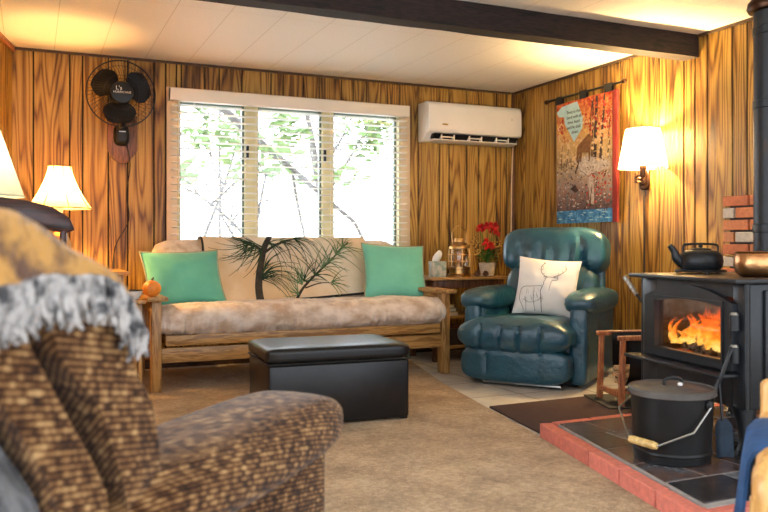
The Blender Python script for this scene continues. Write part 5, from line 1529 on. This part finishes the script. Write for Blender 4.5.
# ash shovel leaning on the stove lip
sh = thing('ash_shovel', 'blue grey metal ash shovel standing between the bucket and the stove leg', 'shovel', (2.478, 2.285, FZ + .003), R(-14))
bm = bmesh.new()
pr = [(-.035, 0, .0), (-.038, 0, .13), (-.015, 0, .16), (.015, 0, .16), (.038, 0, .13), (.035, 0, 0)]
t_ = bmesh.new(); rows = []
for k in range(9):
    x = -.038 + .076 * k / 8; c = .012 * (1 - (2 * k / 8 - 1) ** 2)
    rows.append([t_.verts.new((x, c + .010 * j / 5, .005 + (.15 - .03 * abs(2 * k / 8 - 1) ** 3) * j / 5)) for j in range(6)])
for A_, B_ in zip(rows, rows[1:]):
    for j in range(5): t_.faces.new((A_[j], B_[j], B_[j + 1], A_[j + 1]))
bmesh.ops.solidify(t_, geom=t_.faces[:], thickness=.002); merge(bm, t_); obj('blade', bm, M['bluesteel'], sh, smooth=60)
bm = bmesh.new(); tube(bm, [(0, .02, .145), (0, .035, .25), (0, .042, .30)], .0055, 8); obj('handle', bm, M['iron'], sh)

# ================================================================== LOG RACK with kindling
rk2 = thing('log_rack', 'small red brown wooden log rack with a black leather sling on the mat', 'log rack', (3.20, 3.575, .0225), R(-14))
def kpart(name, mat, fn_, par=rk2, **k):
    bm = bmesh.new(); fn_(bm); return obj(name, bm, M[mat], par, **k)
RX, RY = .165, .135
for s in (-1, 1):
    for q in (-1, 1):
        kpart('post', 'redwood', lambda b: prism(b, [(s * (RX + .012) - .017, 0), (s * (RX + .012) + .017, 0), (s * RX + .015, .365), (s * RX - .015, .365)], (0, q * RY - .011, 0), (1, 0, 0), (0, 0, 1), (0, 1, 0), .022, bev=.003))
    kpart('bottom_stretcher', 'redwood', lambda b: box(b, s * (RX + .01) - .010, s * (RX + .01) + .010, -RY + .011, RY - .011, .045, .075, bev=.003))
for q in (-1, 1):
    kpart('top_rail', 'redwood', lambda b: box(b, -RX - .03, RX + .03, q * RY - .014, q * RY + .014, .365, .392, bev=.005))
kpart('base_board', 'redwood', lambda b: box(b, -RX - .0, RX + .0, -.05, .05, .05, .064, bev=.003))
def sling(b):
    pts = [(q, z) for q, z in ((-RY, .395), (-RY + .022, .36), (-.10, .18), (-.05, .105), (0, .09), (.05, .105), (.10, .18), (RY - .022, .36), (RY, .395))]
    q = smoothpts([(0, a, c) for a, c in pts], 4)
    for x0, x1 in ((-.11, .11),):
        A_ = [b.verts.new((x0, p.y, p.z)) for p in q]; B_ = [b.verts.new((x1, p.y, p.z)) for p in q]
        for k in range(len(q) - 1): b.faces.new((A_[k], A_[k + 1], B_[k + 1], B_[k]))
    bmesh.ops.solidify(b, geom=b.faces[:], thickness=.004)
kpart('sling', 'leather', sling)
MK = MTX[rk2.name]
kp = [(-.02, .112, 'lowest stick lying in the log rack sling'), (.018, .116, 'stick beside the lowest one in the log rack sling'), (-.045, .148, 'stick against the front side of the log rack sling'), (0, .150, 'stick in the middle layer of the log rack kindling'), (.046, .152, 'stick against the rear side of the log rack sling'), (-.02, .187, 'front topmost stick of the log rack kindling'), (.03, .190, 'rear topmost stick of the log rack kindling')]
for k, (y, z, lab) in enumerate(kp):
    bm = bmesh.new(); rr = random.Random(k + 20)
    tube(bm, [(-.135 + .27 * i / 5, y + rr.uniform(-.002, .002), z + rr.uniform(-.002, .002)) for i in range(6)], [.0165 * rr.uniform(.9, 1.0) for i in range(6)], 6)
    bmesh.ops.transform(bm, matrix=MK, verts=bm.verts); c = MK @ Vector((0, y, z))
    tag(obj('kindling_stick', bm, M['kindle'], origin=tuple(c), smooth=20), lab, 'kindling', 'kindling in the log rack')

# ================================================================== FOREGROUND ARMCHAIR (local x = forward, y = its left)
fg = thing('armchair', 'brown tweed recliner armchair seen from behind in the foreground', 'armchair', tuple(Matrix.Rotation(R(45), 3, 'Z') @ Vector((1.05, 1.1, 0)) + Vector((0, 0, .0145))), R(45))
OX, OY, OZ = 1.05, 1.10, .0145
def gpart(name, mat, fn_, par=fg, **k):
    bm = bmesh.new(); fn_(bm); bmesh.ops.translate(bm, vec=(-OX, -OY, -OZ), verts=bm.verts); return obj(name, bm, M[mat], par, **k)
gpart('base', 'tweed', lambda b: box(b, .86, 1.46, .69, 1.51, .0145, .26, bev=.02, seg=3))
for y0, y1 in ((.655, .865), (1.335, 1.545)):
    gpart('side_panel', 'tweed', lambda b: box(b, .80, 1.505, y0 + .045, y1 - .045, .0145, .53, bev=.03, seg=3))
    def armp(b):
        def d(p):
            q = p.copy(); q.z += .05 * mnoise.noise(Vector((p.x * 2.2, p.y * 2, y0))) + .10 * p.x; return q
        supe(b, (1.180, (y0 + y1) / 2, .554), (.368, .116, .070), .7, .5, 72, 28, d)
    gpart('arm_pad', 'tweed', armp)
    yc = y0 + .013 if y0 < 1 else y1 - .013
    gpart('arm_welt', 'tweed', lambda b: tube(b, smoothpts([(.88, yc + (.02 if y0 < 1 else -.02), .600), (1.0, yc, .605), (1.2, yc, .608), (1.40, yc + (.004 if y0 < 1 else -.004), .610), (1.452, yc + (.012 if y0 < 1 else -.012), .603)], 5), .006, 8))
gpart('seat_cushion', 'tweed', lambda b: supe(b, (1.24, 1.1, .39), (.33, .232, .11), .5, .3, 60, 24))
gpart('back_shell', 'tweed', lambda b: loft(b, [(.745, .25), (.74, .45), (.73, .60), (.655, .73), (.58, .85), (.56, .89), (.575, .925), (.61, .925), (.635, .88), (.66, .85), (.735, .73), (.812, .605), (.825, .45), (.83, .25)], .682, 1.518, 22, 40, .93, .004, 3))
gpart('back_cushion', 'tweed', lambda b: loft(b, [(.85, .46), (.842, .60), (.768, .73), (.695, .84), (.645, .90), (.64, .935), (.675, .926), (.72, .902), (.795, .866), (.840, .82), (.898, .72), (.930, .63), (.935, .47)], .680, 1.520, 30, 8, .84, .010, 8))
# blanket over the top with a grey fringe
bpth = smoothpts([(.562, .80, 0), (.540, .88, 0), (.553, .93, 0), (.595, .955, 0), (.637, .958, 0), (.677, .944, 0), (.722, .920, 0), (.800, .884, 0), (.846, .838, 0)], 6)
bt = thing('fringed_blanket', 'patterned yellow and brown blanket with grey fringe over the tweed armchair back', 'blanket', fg.location, R(45))
drape = lambda x: .070 * max(0, min(1, (.80 - x) / .163)) ** 1.4 + .004
bm = bmesh.new(); nY = 49; g = []
for i in range(nY + 1):
    y = .674 + (1.46 - .674) * max(0, i - 5) / (nY - 5); row = []
    dr = max(0, (.85 - y) / .158)
    for p in bpth:
        w = .006 * mnoise.noise(Vector((y * 11, p.x * 14, p.y * 14)))
        dd = drape(p.x) * max(0, 5 - i) / 5
        row.append(bm.verts.new((p.x + w * .6, y - .004 * (i < 5) - .10 * dd * dd / .06, p.y + w - .006 * dr ** 2.0 - dd)))
    g.append(row)
for A_, B_ in zip(g, g[1:]):
    for j in range(len(bpth) - 1): bm.faces.new((A_[j], A_[j + 1], B_[j + 1], B_[j]))
bmesh.ops.recalc_face_normals(bm, faces=bm.faces); bmesh.ops.solidify(bm, geom=bm.faces[:], thickness=-.006)
bmesh.ops.translate(bm, vec=(-OX, -OY, -OZ), verts=bm.verts); obj('cloth', bm, M['blanket'], bt, smooth=80)
bm = bmesh.new(); rr = random.Random(5)
def strand(p, d, L):
    d = Vector(d).normalized(); p = Vector(p); j = lambda s: Vector((rr.uniform(-s, s), rr.uniform(-s, s) * .5, rr.uniform(-s, s) * .4))
    pts = smoothpts([p, p + d * L * .33 + j(.004), p + d * L * .66 + j(.008), p + d * L + j(.012)], 3)
    r = rr.uniform(.0030, .0052); tube(bm, pts, [r] * (len(pts) - 1) + [r * .5], 5)
for k in range(300):
    t_ = rr.random() * (len(bpth) - 1.01); i = int(t_); p = bpth[i].lerp(bpth[i + 1], t_ - i)
    strand((p.x + rr.uniform(-.003, .003), .666 + rr.uniform(-.004, .004), p.y - .006 - drape(p.x)), (rr.uniform(-.25, .25), rr.uniform(-.25, .02), -1), rr.uniform(.040, .066))
for k in range(160):
    y = rr.uniform(.67, 1.46); strand((.560, y, .803), (.02, rr.uniform(-.2, .2), -1), rr.uniform(.04, .06))
    if y < 1.2: strand((.848, y, .838), (.25, rr.uniform(-.2, .2), -1), rr.uniform(.04, .06))
bmesh.ops.translate(bm, vec=(-OX, -OY, -OZ), verts=bm.verts); o = obj('fringe', bm, M['fringe'], bt); o['kind'] = 'stuff'
# charcoal throw hanging down the back
bm = bmesh.new(); g = []; hp_ = smoothpts([(.610, .79, 0), (.632, .755, 0), (.657, .715, 0), (.727, .60, 0), (.737, .45, 0), (.742, .20, 0)], 6)
for i in range(37):
    y = .70 + (1.46 - .70) * i / 36
    g.append([bm.verts.new((p.x - .012 + .008 * mnoise.noise(Vector((y * 16, p.y * 3, 4))), y, p.y)) for p in hp_])
for A_, B_ in zip(g, g[1:]):
    for j in range(len(hp_) - 1): bm.faces.new((A_[j], A_[j + 1], B_[j + 1], B_[j]))
bmesh.ops.recalc_face_normals(bm, faces=bm.faces); bmesh.ops.solidify(bm, geom=bm.faces[:], thickness=.006)
bmesh.ops.transform(bm, matrix=Matrix.Rotation(R(45), 4, 'Z'), verts=bm.verts)
c = Matrix.Rotation(R(45), 3, 'Z') @ Vector((.74, 1.1, 0))
tag(obj('knit_throw', bm, M['charcoal'], smooth=80, origin=(c.x, c.y, .2)), 'charcoal grey knit throw hanging down the rear of the tweed armchair', 'throw')

# ================================================================== WOODEN CHAIR at the right edge with a blue cloth
wc = thing('wooden_armchair', 'honey coloured wooden armchair cut off by the right edge', 'chair', (1.62, .86, 0))
def wpart(name, fn_): bm = bmesh.new(); fn_(bm); return obj(name, bm, M['honey'], wc, world=True)
gF = Vector((-.77, -.63, 0)).normalized(); gR = Vector((-gF.y, gF.x, 0))     # forward, and its left
if gR.x < 0: gR = -gR
sA = Vector((1.235, 1.035, 0)); sP = Vector((1.495, 1.255, 0))
for k in range(2):
    off = gR * (.52 * k); a, p = sA + off, sP + off
    u3 = lambda v, z: (v.x, v.y, z)
    wpart('armrest', lambda b: tube(b, smoothpts([u3(p, .535), u3(p.lerp(a, .4), .525), u3(p.lerp(a, .8), .505), u3(a, .485), u3(a + gF * .015, .44)], 5), [.022] * 8 + [.026] * 5 + [.032] * 8, 12))
    wpart('front_leg', lambda b: tube(b, smoothpts([u3(a + gF * .012, .46), u3(a + gF * .005, .34), u3(a - gF * .005, .2), u3(a, .0)], 4), [.034, .036, .036, .034, .031, .028, .026, .024, .022, .021, .02, .019, .018], 14))
    wpart('back_post', lambda b: tube(b, smoothpts([u3(p - gF * .05, .0), u3(p, .40), u3(p - gF * .005, .585), u3(p - gF * .01, .612)], 4), [.02] * 11 + [.018, .010], 12))
    wpart('side_rail', lambda b: tube(b, [u3(a, .36), u3(p, .36)], .016, 10))
m1 = (sA + sP) / 2 + gR * .26
wpart('seat', lambda b: supe(b, (0, 0, 0), (.16, .24, .022), .5, .35, 40, 12, mtx=Matrix.Translation((m1.x, m1.y, .385)) @ Matrix.Rotation(math.atan2(gF.y, gF.x), 4, 'Z')))
wpart('back_rail', lambda b: tube(b, [(sP.x, sP.y, .575), (sP.x + gR.x * .52, sP.y + gR.y * .52, .575)], .016, 10))
# cloth over the arm
bm = bmesh.new(); ctr = sA.lerp(sP, .64); nrmW = -gR
cs = []
for k in range(21):
    s = -1 + k / 10
    if abs(s) < .25: prf = (s / .25 * .028, .555 - .012 * (s / .25) ** 2)
    else:
        t_ = (abs(s) - .25) / .75; prf = (math.copysign(.032 + .022 * t_, s), .54 - (.175 if s > 0 else .145) * t_)
    cs.append(prf)
g = []
for i in range(15):
    al = -.15 + .29 * i / 14; row = []
    for q, z in cs:
        fo = .016 * math.sin(al * 70 + q * 20) * min(1, abs(q) / .04)
        P = ctr - gF * al + nrmW * (q + math.copysign(fo, q) if abs(q) > .001 else q); row.append(bm.verts.new((P.x, P.y, z - .014 * ((al + .0) / .11) ** 2)))
    g.append(row)
for A_, B_ in zip(g, g[1:]):
    for j in range(20): bm.faces.new((A_[j], A_[j + 1], B_[j + 1], B_[j]))
bmesh.ops.recalc_face_normals(bm, faces=bm.faces); bmesh.ops.solidify(bm, geom=bm.faces[:], thickness=.008)
tag(obj('blue_cloth', bm, M['denim'], smooth=80, origin=(ctr.x, ctr.y, .54)), 'blue cloth draped over the arm of the honey wooden chair', 'cloth')

# ================================================================== LIGHT, CAMERA
w = bpy.data.worlds.new('World'); SC.world = w; w.use_nodes = True
nt = w.node_tree; nt.nodes.clear()
tc = nt.nodes.new('ShaderNodeTexCoord'); sp_ = nt.nodes.new('ShaderNodeSeparateXYZ'); nt.links.new(tc.outputs['Generated'], sp_.inputs[0])
cr = ramp(nt, math_n(nt, 'MULTIPLY_ADD', sp_.outputs[2], .5, .5), [(.35, (.76, .78, .80)), (.5, (.86, .94, 1.04)), (1, (.80, .92, 1.07))])
st_ = nt.nodes.new('ShaderNodeMapRange'); nt.links.new(sp_.outputs[1], st_.inputs[0])
for i_, v_ in ((1, -.35), (2, .55), (3, SKY * BACK), (4, SKY)): st_.inputs[i_].default_value = v_
bg = nt.nodes.new('ShaderNodeBackground'); bg.inputs[1].default_value = SKY
nt.links.new(cr, bg.inputs[0]); nt.links.new(st_.outputs[0], bg.inputs[1]); wo = nt.nodes.new('ShaderNodeOutputWorld'); nt.links.new(bg.outputs[0], wo.inputs[0])

cam = bpy.data.cameras.new('Camera'); co = bpy.data.objects.new('Camera', cam); COL.objects.link(co)
co.location = (0, 0, .92); co.rotation_euler = (R(90), 0, R(-24))
cam.sensor_width = 36; cam.lens = 36 * 792 / 768; cam.shift_y = -11 / 768; cam.clip_start = .05
cam.dof.use_dof = True; cam.dof.focus_distance = 5.0; cam.dof.aperture_fstop = 5.0
SC.camera = co
SC.view_settings.view_transform = 'Standard'; SC.view_settings.look = 'None'
SC.view_settings.gamma = 1; SC.view_settings.use_curve_mapping = False
SC.view_settings.exposure = EXPO
SC.cycles.max_bounces = 10; SC.cycles.diffuse_bounces = 5; SC.cycles.transparent_max_bounces = 16
SC.cycles.sample_clamp_indirect = 8
SC.cycles.use_denoising = True
